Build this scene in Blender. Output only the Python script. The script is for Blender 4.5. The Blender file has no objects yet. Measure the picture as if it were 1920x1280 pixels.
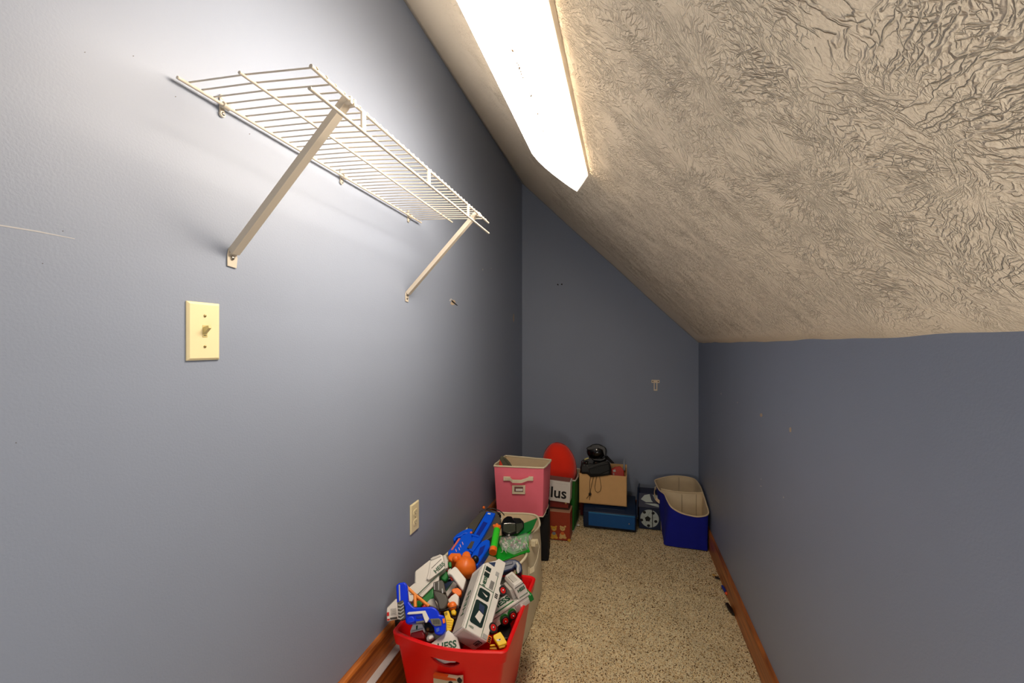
import bpy, bmesh, math, random
import numpy as np
from mathutils import Vector, Matrix
random.seed(7)
SC = bpy.context.scene
COL = SC.collection
# ------------------------------------------------------------------ camera, world, light, exposure
FPX = 825.0
YAW = math.atan(215 / FPX)
CAM = Vector((0.81, 0.0, 1.266))
cd = bpy.data.cameras.new('camera')
cd.sensor_width = 36.0
cd.lens = FPX / 1920 * 36.0
cd.shift_y = 7 / 1920
cd.clip_start = 0.02
cam = bpy.data.objects.new('camera', cd)
COL.objects.link(cam)
cam.location = CAM
cam.rotation_euler = (math.pi / 2, 0, YAW)
SC.camera = cam
SC.view_settings.view_transform = 'Standard'
SC.view_settings.look = 'None'
SC.view_settings.gamma = 1
SC.view_settings.use_curve_mapping = False
SC.view_settings.exposure = 0.0
LENS_STRENGTH = 26.5
w = bpy.data.worlds.new('world')
SC.world = w
w.use_nodes = True
w.node_tree.nodes['Background'].inputs[0].default_value = (1.0, 0.93, 0.84, 1)
w.node_tree.nodes['Background'].inputs[1].default_value = 0.3
# added fill light, aimed up from low behind the camera to brighten the ceiling
ld = bpy.data.lights.new('fill_light', 'AREA')
ld.shape = 'RECTANGLE'; ld.size = 0.5; ld.size_y = 0.9
ld.energy = 13.0
ld.color = (1.0, 0.95, 0.88)
lo = bpy.data.objects.new('fill_light', ld)
COL.objects.link(lo)
lo.location = (1.0, -0.55, 0.35)
lo.rotation_euler = (math.radians(158), 0, 0)

# ------------------------------------------------------------------ projection helper (used to measure where things stand)
s_, c_ = math.sin(YAW), math.cos(YAW)
def ray(x, y):
    u = x - 960; v = 647 - y
    return Vector((-s_ * FPX + c_ * u, c_ * FPX + s_ * u, v))
def on_plane(px, P0, n):
    r = ray(*px)
    return CAM + r * ((P0 - CAM).dot(n) / r.dot(n))
def at_y(px, y):
    return on_plane(px, Vector((0, y, 0)), Vector((0, 1, 0)))
def at_x(px, x):
    return on_plane(px, Vector((x, 0, 0)), Vector((1, 0, 0)))
def at_z(px, z):
    return on_plane(px, Vector((0, 0, z)), Vector((0, 0, 1)))
CR = {1: (720, 1060, 5.817), 2: (820, 920, 7.527), 3: (720, 1080, 10.664), 4: (760, 1020, 12.8), 5: (880, 1020, 9.143),
      6: (1060, 820, 5.567), 7: (900, 820, 6.095), 8: (1070, 820, 9.143), 9: (780, 1180, 8.727), 0: (0, 0, 1)}
def K(k, pts):
    a, b, q = CR[k]
    return [(a + x / q, b + y / q) for x, y in pts]

# ------------------------------------------------------------------ materials
def lin(c):
    return tuple((x / 255 / 12.92 if x / 255 <= 0.04045 else ((x / 255 + 0.055) / 1.055) ** 2.4) for x in c)
MATS = {}
def mat(name, rgb, rough=0.5, metal=0.0, bump=0.0, bscale=200, spec=0.5, var=0.0, vscale=20, alpha=1.0, trans=0.0, emit=0.0, sheen=0.0):
    if name in MATS:
        return MATS[name]
    m = bpy.data.materials.new(name)
    m.use_nodes = True
    nt = m.node_tree
    b = nt.nodes['Principled BSDF']
    col = (*lin(rgb), 1)
    b.inputs['Base Color'].default_value = col
    b.inputs['Roughness'].default_value = rough
    b.inputs['Metallic'].default_value = metal
    b.inputs['Specular IOR Level'].default_value = spec
    b.inputs['Alpha'].default_value = alpha
    b.inputs['Transmission Weight'].default_value = trans
    b.inputs['Sheen Weight'].default_value = sheen
    tc = nt.nodes.new('ShaderNodeTexCoord')
    n = nt.nodes.new('ShaderNodeTexNoise')
    n.inputs['Scale'].default_value = vscale
    n.inputs['Detail'].default_value = 4
    nt.links.new(tc.outputs['Object'], n.inputs['Vector'])
    mx = nt.nodes.new('ShaderNodeMix'); mx.data_type = 'RGBA'
    v = max(var, 0.04)
    mx.inputs[6].default_value = (*[x * (1 - v) for x in col[:3]], 1)
    mx.inputs[7].default_value = (*[min(1, x * (1 + v)) for x in col[:3]], 1)
    nt.links.new(n.outputs['Fac'], mx.inputs[0])
    nt.links.new(mx.outputs[2], b.inputs['Base Color'])
    if bump:
        n2 = nt.nodes.new('ShaderNodeTexNoise')
        n2.inputs['Scale'].default_value = bscale
        n2.inputs['Detail'].default_value = 3
        nt.links.new(tc.outputs['Object'], n2.inputs['Vector'])
        bp = nt.nodes.new('ShaderNodeBump')
        bp.inputs['Strength'].default_value = 1.0
        bp.inputs['Distance'].default_value = bump
        nt.links.new(n2.outputs['Fac'], bp.inputs['Height'])
        nt.links.new(bp.outputs[0], b.inputs['Normal'])
    if emit:
        b.inputs['Emission Color'].default_value = col
        b.inputs['Emission Strength'].default_value = emit
    MATS[name] = m
    return m

WALL = mat('blue_grey_paint', (141, 151, 170), 0.48, bump=0.0003, bscale=240, var=0.03, vscale=3, spec=0.5)
CEIL_WHITE = (250, 234, 208)
WHITE_WIRE = mat('white_vinyl_wire', (206, 196, 180), 0.35)
WHITE_STEEL = mat('white_enamel', (200, 190, 174), 0.35)
IVORY = mat('ivory_plastic', (236, 222, 178), 0.35)
IVORY2 = mat('ivory_toggle', (205, 188, 130), 0.3)
DARK = mat('dark_recess', (18, 16, 14), 0.7)
STEEL = mat('screw_steel', (150, 145, 135), 0.3, 0.9)
RED = mat('red_plastic', (236, 8, 12), 0.38, var=0.03)
RED2 = mat('red_toy', (205, 25, 22), 0.35)
TWHITE = mat('toy_white', (226, 222, 214), 0.38)
TWHITE2 = mat('toy_white_grey', (196, 192, 184), 0.45)
GREEN = mat('toy_green', (8, 122, 48), 0.35)
DGREEN = mat('dark_green_print', (14, 82, 50), 0.5)
LGREEN = mat('foam_green', (14, 168, 38), 0.45)
BGREEN = mat('bright_green', (52, 205, 40), 0.35)
BLUE = mat('blaster_blue', (0, 84, 226), 0.35, spec=.3)
BLUE2 = mat('royal_blue', (0, 50, 220), 0.33, spec=.3)
NAVY = mat('toy_navy', (42, 58, 92), 0.4)
ORANGE = mat('toy_orange', (245, 118, 30), 0.38)
LORANGE = mat('light_orange', (248, 150, 60), 0.4)
YELLOW = mat('toy_yellow', (240, 196, 12), 0.38)
GREY = mat('toy_grey', (104, 102, 94), 0.4)
DGREY = mat('toy_dark_grey', (74, 70, 62), 0.45)
LGREY = mat('toy_light_grey', (168, 168, 166), 0.4)
BLACK = mat('toy_black', (20, 20, 20), 0.32)
TYRE = mat('tyre_black', (28, 28, 27), 0.6)
GLASSD = mat('dark_window', (30, 48, 44), 0.12)
CHROME = mat('chrome', (205, 205, 205), 0.15, 0.9)
CREAM = mat('cream_canvas', (232, 220, 188), 0.9, bump=0.0004, bscale=900, var=0.06, vscale=30)
CANVAS_IN = mat('beige_lining', (232, 210, 172), 0.9, bump=0.0004, bscale=900, var=0.06, vscale=20)
PINK = mat('pink_canvas', (255, 122, 142), 0.9, bump=0.0004, bscale=900, var=0.05, vscale=30)
NAVYC = mat('navy_canvas', (8, 22, 150), 0.9, bump=0.0004, bscale=900, var=0.08, vscale=30)
BLACKC = mat('black_canvas', (14, 14, 16), 0.9)
CARD = mat('cardboard', (226, 180, 122), 0.85, var=0.06, vscale=30)
BROWNB = mat('brown_giftbox', (160, 58, 30), 0.5, var=0.08, vscale=40)
PAPER = mat('white_card', (226, 222, 214), 0.6)
BLACKP = mat('black_print', (14, 14, 14), 0.5)
PLUSH = mat('red_plush', (255, 44, 6), 0.95, bump=0.001, bscale=500, sheen=0.4)
DKBLUE = mat('blue_case', (6, 84, 150), 0.42)
DKBLUE2 = mat('dark_blue_case', (6, 34, 66), 0.5)
FGREEN = mat('forest_green_canvas', (30, 104, 30), 0.9)
GLOSSB = mat('gloss_black', (12, 12, 11), 0.12)
BAGB = mat('black_nylon', (7, 8, 8), 0.6, bump=0.001, bscale=120)
SOCW = mat('soccer_white', (185, 196, 190), 0.6)
GOLD = mat('bear_gold', (214, 160, 50), 0.7, var=0.3, vscale=90)
TAN = mat('bear_tan', (216, 180, 112), 0.7, var=0.3, vscale=90)
RORANGE = mat('bear_orange', (220, 112, 50), 0.7)
STICK = mat('sticker_beige', (196, 186, 158), 0.6)
STICKO = mat('sticker_orange', (206, 78, 14), 0.6)
PLASTER = mat('torn_plaster', (196, 176, 150), 0.9)
GREYDUST = mat('putty_white', (190, 190, 192), 0.8)
CLEAR = mat('clear_plastic', (235, 238, 238), 0.12, alpha=0.28)

def wood_mat():
    m = bpy.data.materials.new('stained_wood'); m.use_nodes = True
    nt = m.node_tree; b = nt.nodes['Principled BSDF']
    tc = nt.nodes.new('ShaderNodeTexCoord'); mp = nt.nodes.new('ShaderNodeMapping')
    mp.inputs['Scale'].default_value = (40, 2.2, 40)
    n = nt.nodes.new('ShaderNodeTexNoise'); n.inputs['Scale'].default_value = 1.6; n.inputs['Detail'].default_value = 6
    n.inputs['Distortion'].default_value = 0.6
    cr = nt.nodes.new('ShaderNodeValToRGB')
    cr.color_ramp.elements[0].position = 0.3; cr.color_ramp.elements[0].color = (*lin((118, 60, 22)), 1)
    cr.color_ramp.elements[1].position = 0.72; cr.color_ramp.elements[1].color = (*lin((206, 122, 52)), 1)
    nt.links.new(tc.outputs['Object'], mp.inputs[0]); nt.links.new(mp.outputs[0], n.inputs['Vector'])
    nt.links.new(n.outputs['Fac'], cr.inputs[0]); nt.links.new(cr.outputs[0], b.inputs['Base Color'])
    b.inputs['Roughness'].default_value = 0.38
    return m
WOOD = wood_mat()

def math_node(nt, op, a, b=None, clamp=False):
    n = nt.nodes.new('ShaderNodeMath'); n.operation = op; n.use_clamp = clamp
    for i, v in enumerate((a, b)):
        if v is None: continue
        if isinstance(v, (int, float)): n.inputs[i].default_value = v
        else: nt.links.new(v, n.inputs[i])
    return n.outputs[0]
def vmath(nt, op, a, b=None, scale=None):
    n = nt.nodes.new('ShaderNodeVectorMath'); n.operation = op
    for i, v in enumerate((a, b)):
        if v is None: continue
        if isinstance(v, tuple): n.inputs[i].default_value = v
        else: nt.links.new(v, n.inputs[i])
    if scale is not None: n.inputs['Scale'].default_value = scale
    return n

def ceiling_mat():
    """hand-stomped plaster: bursts of radiating ridges"""
    m = bpy.data.materials.new('stomped_plaster'); m.use_nodes = True
    nt = m.node_tree; b = nt.nodes['Principled BSDF']
    tc = nt.nodes.new('ShaderNodeTexCoord')
    P0 = tc.outputs['Object']
    wob = nt.nodes.new('ShaderNodeTexNoise'); wob.inputs['Scale'].default_value = 30; wob.inputs['Detail'].default_value = 4
    nt.links.new(P0, wob.inputs['Vector'])
    wv = vmath(nt, 'SUBTRACT', wob.outputs['Color'], (0.5, 0.5, 0.5))
    wv = vmath(nt, 'SCALE', wv.outputs[0], scale=0.022)
    P = vmath(nt, 'ADD', P0, wv.outputs[0]).outputs[0]
    hs = []
    for scale, off, kk, rr, amp in ((3.4, (3.1, 1.7, 0), 11.0, 16, 1.0), (5.0, (9.4, 5.2, 0), 7.0, 22, 0.8), (4.1, (21.4, 15.2, 0), 9.0, 18, 0.7), (9.0, (2.2, 31.2, 0), 4.2, 44, 0.6)):
        q = vmath(nt, 'ADD', P, off).outputs[0]
        q = vmath(nt, 'MULTIPLY', q, (1, 1, 0)).outputs[0]
        vo = nt.nodes.new('ShaderNodeTexVoronoi'); vo.voronoi_dimensions = '2D'
        vo.inputs['Scale'].default_value = scale
        nt.links.new(q, vo.inputs['Vector'])
        d = vmath(nt, 'SUBTRACT', q, vo.outputs['Position']).outputs[0]
        L = vmath(nt, 'LENGTH', d).outputs['Value']
        dn = vmath(nt, 'SCALE', vmath(nt, 'NORMALIZE', d).outputs[0], scale=kk).outputs[0]
        cc = vmath(nt, 'SCALE', vo.outputs['Color'], scale=40).outputs[0]
        lz = nt.nodes.new('ShaderNodeCombineXYZ'); nt.links.new(math_node(nt, 'MULTIPLY', L, rr), lz.inputs[2])
        vv = vmath(nt, 'ADD', vmath(nt, 'ADD', dn, cc).outputs[0], lz.outputs[0]).outputs[0]
        n = nt.nodes.new('ShaderNodeTexNoise'); n.inputs['Scale'].default_value = 1.0; n.inputs['Detail'].default_value = 1.5
        n.inputs['Distortion'].default_value = 0.25
        nt.links.new(vv, n.inputs['Vector'])
        n.inputs['Scale'].default_value = 1.25
        a = math_node(nt, 'ABSOLUTE', math_node(nt, 'SUBTRACT', n.outputs['Fac'], 0.5))
        rdg = math_node(nt, 'SUBTRACT', 1.0, math_node(nt, 'MULTIPLY', a, 19.0), True)
        mask = nt.nodes.new('ShaderNodeTexNoise'); mask.inputs['Scale'].default_value = 9
        mask.inputs['Detail'].default_value = 3
        nt.links.new(q, mask.inputs['Vector'])
        mk = math_node(nt, 'MULTIPLY', math_node(nt, 'SUBTRACT', mask.outputs['Fac'], 0.42), 7.0, True)
        cf = math_node(nt, 'MULTIPLY', math_node(nt, 'SUBTRACT', L, 0.012), 28.0, True)
        hs.append(math_node(nt, 'MULTIPLY', math_node(nt, 'MULTIPLY', math_node(nt, 'MULTIPLY', rdg, mk), cf), amp))
    h = math_node(nt, 'MAXIMUM', hs[0], math_node(nt, 'MAXIMUM', hs[1], math_node(nt, 'MAXIMUM', hs[2], hs[3])))
    fine = nt.nodes.new('ShaderNodeTexNoise'); fine.inputs['Scale'].default_value = 170; fine.inputs['Detail'].default_value = 4
    nt.links.new(P0, fine.inputs['Vector'])
    # plaster worked thin towards the end wall, the left wall and the low edge
    sp = nt.nodes.new('ShaderNodeSeparateXYZ'); nt.links.new(P0, sp.inputs[0])
    e1 = math_node(nt, 'MULTIPLY', math_node(nt, 'SUBTRACT', 3.2, sp.outputs[1]), 3.0, True)
    e2 = math_node(nt, 'MULTIPLY', math_node(nt, 'SUBTRACT', sp.outputs[0], 0.30), 3.0, True)
    e3 = math_node(nt, 'MULTIPLY', math_node(nt, 'SUBTRACT', 1.83, sp.outputs[0]), 12.0, True)
    env = math_node(nt, 'MULTIPLY', math_node(nt, 'MULTIPLY', e1, e2), e3)
    h = math_node(nt, 'MULTIPLY', h, math_node(nt, 'ADD', math_node(nt, 'MULTIPLY', env, 0.9), 0.1))
    h = math_node(nt, 'ADD', h, math_node(nt, 'MULTIPLY', fine.outputs['Fac'], 0.45))
    bp = nt.nodes.new('ShaderNodeBump'); bp.inputs['Distance'].default_value = 0.0044; bp.inputs['Strength'].default_value = 1.0
    nt.links.new(h, bp.inputs['Height']); nt.links.new(bp.outputs[0], b.inputs['Normal'])
    b.inputs['Base Color'].default_value = (*lin(CEIL_WHITE), 1)
    b.inputs['Roughness'].default_value = 0.75
    return m
CEIL = ceiling_mat()

# ------------------------------------------------------------------ mesh builder
class MB:
    def __init__(self): self.v = []; self.f = []; self.mi = []
    def add(self, vs, fs, mi=0):
        o = len(self.v); self.v += [tuple(v) for v in vs]
        self.f += [tuple(i + o for i in f) for f in fs]; self.mi += [mi] * len(fs); return self
    def box(self, a, b, mi=0, M=None):
        vs = [Vector((x, y, z)) for x in (a[0], b[0]) for y in (a[1], b[1]) for z in (a[2], b[2])]
        if M is not None: vs = [M @ v for v in vs]
        return self.add(vs, [(0, 1, 3, 2), (4, 6, 7, 5), (0, 4, 5, 1), (2, 3, 7, 6), (0, 2, 6, 4), (1, 5, 7, 3)], mi)
    def loft(self, loops, cap0=True, cap1=True, mi=0, closed=True):
        n = len(loops[0]); vs = [v for l in loops for v in l]; fs = []
        for j in range(len(loops) - 1):
            for i in range(n if closed else n - 1):
                k = (i + 1) % n
                fs.append((j * n + i, j * n + k, (j + 1) * n + k, (j + 1) * n + i))
        if cap0: fs.append(tuple(range(n))[::-1])
        if cap1: fs.append(tuple((len(loops) - 1) * n + i for i in range(n)))
        return self.add(vs, fs, mi)
    def prism(self, pts, d, mi=0):
        d = Vector(d); pts = [Vector(p) for p in pts]
        return self.loft([pts, [p + d for p in pts]], mi=mi)
    def tube(self, path, r, n=10, mi=0, closed=False, r2=None):
        path = [Vector(p) for p in path]; loops = []; m = len(path); up = None
        for i, p in enumerate(path):
            a = path[i - 1] if (i > 0 or closed) else p
            b = path[(i + 1) % m] if (i < m - 1 or closed) else p
            t = (b - a).normalized()
            if up is None:
                up = t.orthogonal().normalized()
            up = (up - t * up.dot(t)).normalized(); bi = t.cross(up)
            rr = r if not hasattr(r, '__len__') else r[i]
            loops.append([p + (up * math.cos(2 * math.pi * k / n) + bi * math.sin(2 * math.pi * k / n)) * rr for k in range(n)])
        if closed: loops.append(loops[0])
        return self.loft(loops, not closed, not closed, mi)
    def cyl(self, a, b, r, n=20, mi=0, r2=None):
        return self.tube([a, b], (r, r if r2 is None else r2), n, mi)
    def ell(self, c, r, mi=0, nu=20, nv=12, M=None, fn=None):
        loops = []
        for j in range(1, nv):
            ph = math.pi * j / nv
            lp = []
            for i in range(nu):
                th = 2 * math.pi * i / nu
                d = Vector((math.sin(ph) * math.cos(th), math.sin(ph) * math.sin(th), math.cos(ph)))
                k = fn(d) if fn else 1
                p = Vector((d.x * r[0] * k, d.y * r[1] * k, d.z * r[2] * k))
                if M is not None: p = M @ p
                lp.append(p + Vector(c))
            loops.append(lp)
        return self.loft(loops, mi=mi)
    def mesh(self, name, mats):
        me = bpy.data.meshes.new(name)
        me.from_pydata(self.v, [], self.f)
        for m in (mats if isinstance(mats, (list, tuple)) else [mats]): me.materials.append(m)
        me.polygons.foreach_set('material_index', self.mi)
        bm = bmesh.new(); bm.from_mesh(me)
        bmesh.ops.remove_doubles(bm, verts=bm.verts, dist=1e-6)
        bmesh.ops.recalc_face_normals(bm, faces=bm.faces)
        bm.to_mesh(me); bm.free(); me.update()
        return me

def tag(o, label=None, cat=None, group=None, kind=None):
    if label: o['label'] = label
    if cat: o['category'] = cat
    if group: o['group'] = group
    if kind: o['kind'] = kind
    return o
LOCALS = set()
def put(name, mb, mats, parent=None, bevel=0, seg=2, smooth=None, sub=0, solid=0):
    """link one mesh object; vertices are given in world space unless the parent is turned"""
    me = mb.mesh(name, mats) if isinstance(mb, MB) else mb
    o = bpy.data.objects.new(name, me); COL.objects.link(o)
    if parent is not None:
        o.parent = parent
        root = parent
        while root.parent is not None: root = root.parent
        if root.name not in LOCALS:
            par = parent; off = Vector((0, 0, 0))
            while par is not None:
                off += par.location; par = par.parent
            for v in me.vertices: v.co -= off
    if solid:
        sm = o.modifiers.new('solid', 'SOLIDIFY'); sm.thickness = solid; sm.offset = 0
    if bevel:
        b = o.modifiers.new('bevel', 'BEVEL'); b.width = bevel; b.segments = seg; b.limit_method = 'ANGLE'; b.angle_limit = math.radians(35)
    if sub:
        sm = o.modifiers.new('sub', 'SUBSURF'); sm.levels = sub; sm.render_levels = sub
    if smooth is None: smooth = bool(bevel or sub)
    if smooth:
        for p in me.polygons: p.use_smooth = True
        try: me.set_sharp_from_angle(angle=math.radians(38))
        except Exception: pass
    return o
def solo(name, mb, mats, label, cat, group=None, **k):
    """a thing that is one mesh: origin at its base centre"""
    o = put(name, mb, mats, None, **k)
    me = o.data
    xs = [v.co.copy() for v in me.vertices]
    c = Vector((sum(v.x for v in xs) / len(xs), sum(v.y for v in xs) / len(xs), min(v.z for v in xs)))
    for v in me.vertices: v.co -= c
    o.location = c
    return tag(o, label, cat, group)
def thing(name, label, cat, loc, group=None):
    o = bpy.data.objects.new(name, None); COL.objects.link(o)
    o.empty_display_size = 0.05; o.location = Vector(loc)
    return tag(o, label, cat, group)
def thing_m(name, label, cat, M, group=None):
    o = bpy.data.objects.new(name, None); COL.objects.link(o)
    o.empty_display_size = 0.05; o.matrix_world = M; LOCALS.add(o.name)
    return tag(o, label, cat, group)
def struct(name, mb, mats, parent=None, **k):
    o = put(name, mb, mats, parent, **k); o['kind'] = 'structure'; return o
FONT = {}
def text(name, body, size, M, m, parent, sx=1.0, thick=0.0003, bold=0.0, kind=None):
    cu = bpy.data.curves.new(name, 'FONT'); cu.body = body; cu.size = size; cu.extrude = thick; cu.offset = bold
    cu.align_x = 'CENTER'; cu.align_y = 'CENTER'; cu.resolution_u = 3
    t = bpy.data.objects.new('t', cu); COL.objects.link(t)
    bpy.context.view_layer.update()
    me = bpy.data.meshes.new_from_object(t.evaluated_get(bpy.context.evaluated_depsgraph_get()))
    bpy.data.objects.remove(t)
    me.name = name; me.materials.clear(); me.materials.append(m)
    me.transform(M @ Matrix.Diagonal((sx, 1, 1, 1)))
    return put(name, me, m, parent, smooth=False)
def frame(o, x, y):
    """matrix with origin o, first axis x, second axis y (made square)"""
    x = Vector(x).normalized(); y = Vector(y); y = (y - x * y.dot(x)).normalized(); z = x.cross(y)
    M = Matrix((x, y, z)).transposed().to_4x4(); M.translation = Vector(o); return M

# ================================================================== THE ROOM
W, D, Y0 = 1.315, 3.43, -1.25
ZL, ZR = 2.56, 1.281
SL = math.atan2(ZL - ZR, W); SLEN = math.hypot(W, ZL - ZR)
struct('floor', MB().box((-0.1, Y0 - 1.6, -0.12), (W + 0.1, D + 0.1, 0)), mat('carpet_backing', (190, 160, 118), 0.95))
struct('wall_left', MB().box((-0.1, Y0, 0), (0, D, ZL + 0.1)), WALL)
struct('wall_right', MB().box((W, Y0, 0), (W + 0.1, D, ZR + 0.05)), WALL)
WALL2 = WALL
bk = [(-0.1, D, 0), (W + 0.1, D, 0), (W + 0.1, D, ZR), (0, D, ZL + 0.02), (-0.1, D, ZL + 0.02)]
struct('wall_back', MB().prism(bk, (0, 0.1, 0)), WALL2)
# wall behind the camera, with an open doorway
fr = MB()
fr.box((-0.1, Y0 - 0.1, 0), (0.12, Y0, ZL + 0.1))
fr.prism([(0.12, Y0, 1.95), (0.70, Y0, 1.95), (0.12, Y0, ZL)], (0, -0.1, 0))
fr.prism([(0.95, Y0, 0), (W + 0.1, Y0, 0), (W + 0.1, Y0, ZR), (0.95, Y0, 1.68)], (0, -0.1, 0))
struct('wall_front', fr, WALL)
# sloped ceiling: local x runs down the slope, local z points into the room
cm = MB()
nx, ny = 40, 120
us = [SLEN * i / nx for i in range(nx + 1)]; vs_ = [Y0 + (D - Y0) * j / ny for j in range(ny + 1)]
grid = []
for i, u in enumerate(us):
    for j, v in enumerate(vs_):
        e = 0.0015 * math.sin(v * 9.1 + 1) + 0.001 * math.sin(v * 23.0) if i == nx else 0
        z = 0.002 * math.sin(u * 7 + v * 2.1) + e
        grid.append(Vector((u, v, z)))
cm.add(grid, [(i * (ny + 1) + j, (i + 1) * (ny + 1) + j, (i + 1) * (ny + 1) + j + 1, i * (ny + 1) + j + 1) for i in range(nx) for j in range(ny)])
me = bpy.data.meshes.new('ceiling'); me.from_pydata(cm.v, [], cm.f); me.materials.append(CEIL)
for p in me.polygons: p.use_smooth = True
ceil = bpy.data.objects.new('ceiling', me); COL.objects.link(ceil); ceil['kind'] = 'structure'
# x axis down the slope, y axis along the room, normal = x cross y turned to face down
CX = Vector((math.cos(SL), 0, -math.sin(SL))); CY = Vector((0, 1, 0)); CZ = -CX.cross(CY)   # into the room
Mc = Matrix((CX, CY, -CZ)).transposed().to_4x4(); Mc.translation = Vector((0, 0, ZL))
Mc2 = Mc.copy()
ceil.matrix_world = Mc
sd = ceil.modifiers.new('solid', 'SOLIDIFY'); sd.thickness = 0.05; sd.offset = 1 if False else 0
sd.offset = 1.0
def on_ceil(u, y, o=0.0): return Vector((0, 0, ZL)) + CX * u + CY * y + CZ * o

# baseboards and trims
def board(name, x0, x1, z0, z1, y0=Y0, y1=D, sgn=1):
    m = MB()
    r = 0.006
    prof = [(x0, z0), (x1, z0), (x1, z1 - r * 1.6), (x1 - sgn * r * 0.5, z1 - r * .5), (x1 - sgn * r * 1.4, z1), (x0, z1)]
    m.prism([(x, y0, z) for x, z in prof], (0, y1 - y0, 0))
    return struct(name, m, WOOD, smooth=False)
board('trim_1', 0, 0.018, 0.205, 0.289)
board('baseboard_left', 0, 0.045, 0.0, 0.201)
struct('trim_2', MB().box((0.0, Y0, 0.201), (0.0435, D, 0.205)), mat('ledge_paint', (206, 204, 206), 0.5), bevel=0.001)
board('baseboard_right', W, W - 0.016, 0.0, 0.112, sgn=-1)
board_b = struct('baseboard_back', MB().box((0.02, D - 0.016, 0), (W - 0.016, D, 0.11)), WOOD, bevel=0.003)

# ---- carpet pile: every tuft a small leaning cone, coloured tuft by tuft
def carpet():
    rng = np.random.default_rng(3)
    X, Y = [], []
    def lay(x0, x1, y0, y1, d):
        xs = np.arange(x0, x1, d); ys = np.arange(y0, y1, d)
        gx, gy = np.meshgrid(xs, ys)
        X.append((gx + rng.uniform(-d * .55, d * .55, gx.shape)).ravel()); Y.append((gy + rng.uniform(-d * .55, d * .55, gy.shape)).ravel())
    lay(0.33, W - 0.015, 0.9, 2.4, 0.0038)
    lay(0.33, W - 0.015, 2.4, D - 0.02, 0.0048)
    lay(0.045, 0.33, 0.5, 1.9, 0.0045)
    lay(0.045, 0.33, 1.9, D - 0.02, 0.007)
    lay(0.33, W - 0.015, 0.2, 0.9, 0.0045)
    lay(0.045, W - 0.015, Y0 + 0.01, 0.2, 0.0065)
    lay(0.045, 0.33, 0.2, 0.5, 0.0045)
    x = np.concatenate(X); y = np.concatenate(Y); n = len(x)
    def blot(a, b, s):
        return np.sin(x * a * 6.3 + s) * np.sin(y * b * 6.3 + s * 2.1) + 0.6 * np.sin((x + y) * a * 9 + s) * np.sin((x - y) * b * 7.7 + s)
    field = blot(1.3, .9, 1.0) * .7 + blot(2.9, 2.3, 2.2) * .7 + blot(5.1, 4.3, .7) * .4
    h = rng.uniform(0.0016, 0.0042, n)
    lean = 0.003
    lx = rng.normal(0, lean, n) + 0.0015 * field; ly = rng.normal(0, lean, n) + 0.002 * field
    r = rng.uniform(0.0022, 0.0040, n)
    big = y < 0.2; r[big] *= 1.5
    ang = rng.uniform(0, math.pi, n)
    V = np.zeros((n, 4, 3))
    for k in range(3):
        a = ang + k * 2 * math.pi / 3
        V[:, k, 0] = x + r * np.cos(a); V[:, k, 1] = y + r * np.sin(a); V[:, k, 2] = 0.0
    V[:, 3, 0] = x + lx; V[:, 3, 1] = y + ly; V[:, 3, 2] = h
    idx = np.arange(n)[:, None] * 4
    F = np.concatenate([idx + np.array([0, 1, 3]), idx + np.array([1, 2, 3]), idx + np.array([2, 0, 3])], 1).reshape(-1, 3)
    me = bpy.data.meshes.new('carpet_pile')
    me.vertices.add(n * 4); me.vertices.foreach_set('co', V.reshape(-1))
    me.loops.add(len(F) * 3); me.loops.foreach_set('vertex_index', F.reshape(-1))
    me.polygons.add(len(F)); me.polygons.foreach_set('loop_start', np.arange(len(F)) * 3); me.polygons.foreach_set('loop_total', np.full(len(F), 3))
    me.update(calc_edges=True)
    pal = np.array([lin((255, 240, 200)), lin((252, 228, 180)), lin((230, 200, 146)), lin((136, 102, 60)), lin((90, 64, 34))])
    cs = np.clip(0.5 + 0.26 * field, 0.0, 1.0)
    pick = rng.random(n)
    t = np.where(pick < .48, 0, np.where(pick < .76, 1, np.where(pick < .87, 2, np.where(pick < .95, 3, 4))))
    colr = pal[t] * (0.74 + 0.40 * cs)[:, None] * rng.uniform(.9, 1.08, n)[:, None]
    at = me.attributes.new('tuft', 'FLOAT_COLOR', 'POINT')
    full = np.ones((n, 4, 4)); full[:, :, :3] = colr[:, None, :]
    at.data.foreach_set('color', full.reshape(-1))
    m = bpy.data.materials.new('carpet_yarn'); m.use_nodes = True
    nt = m.node_tree; b = nt.nodes['Principled BSDF']; a = nt.nodes.new('ShaderNodeAttribute'); a.attribute_name = 'tuft'
    nt.links.new(a.outputs['Color'], b.inputs['Base Color']); b.inputs['Roughness'].default_value = 0.9; b.inputs['Specular IOR Level'].default_value = 0.15
    me.materials.append(m)
    o = bpy.data.objects.new('carpet_pile', me); COL.objects.link(o); o['kind'] = 'stuff'; o['label'] = 'beige and brown flecked cut pile carpet'
    o.parent = bpy.data.objects['floor']
carpet()

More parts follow.
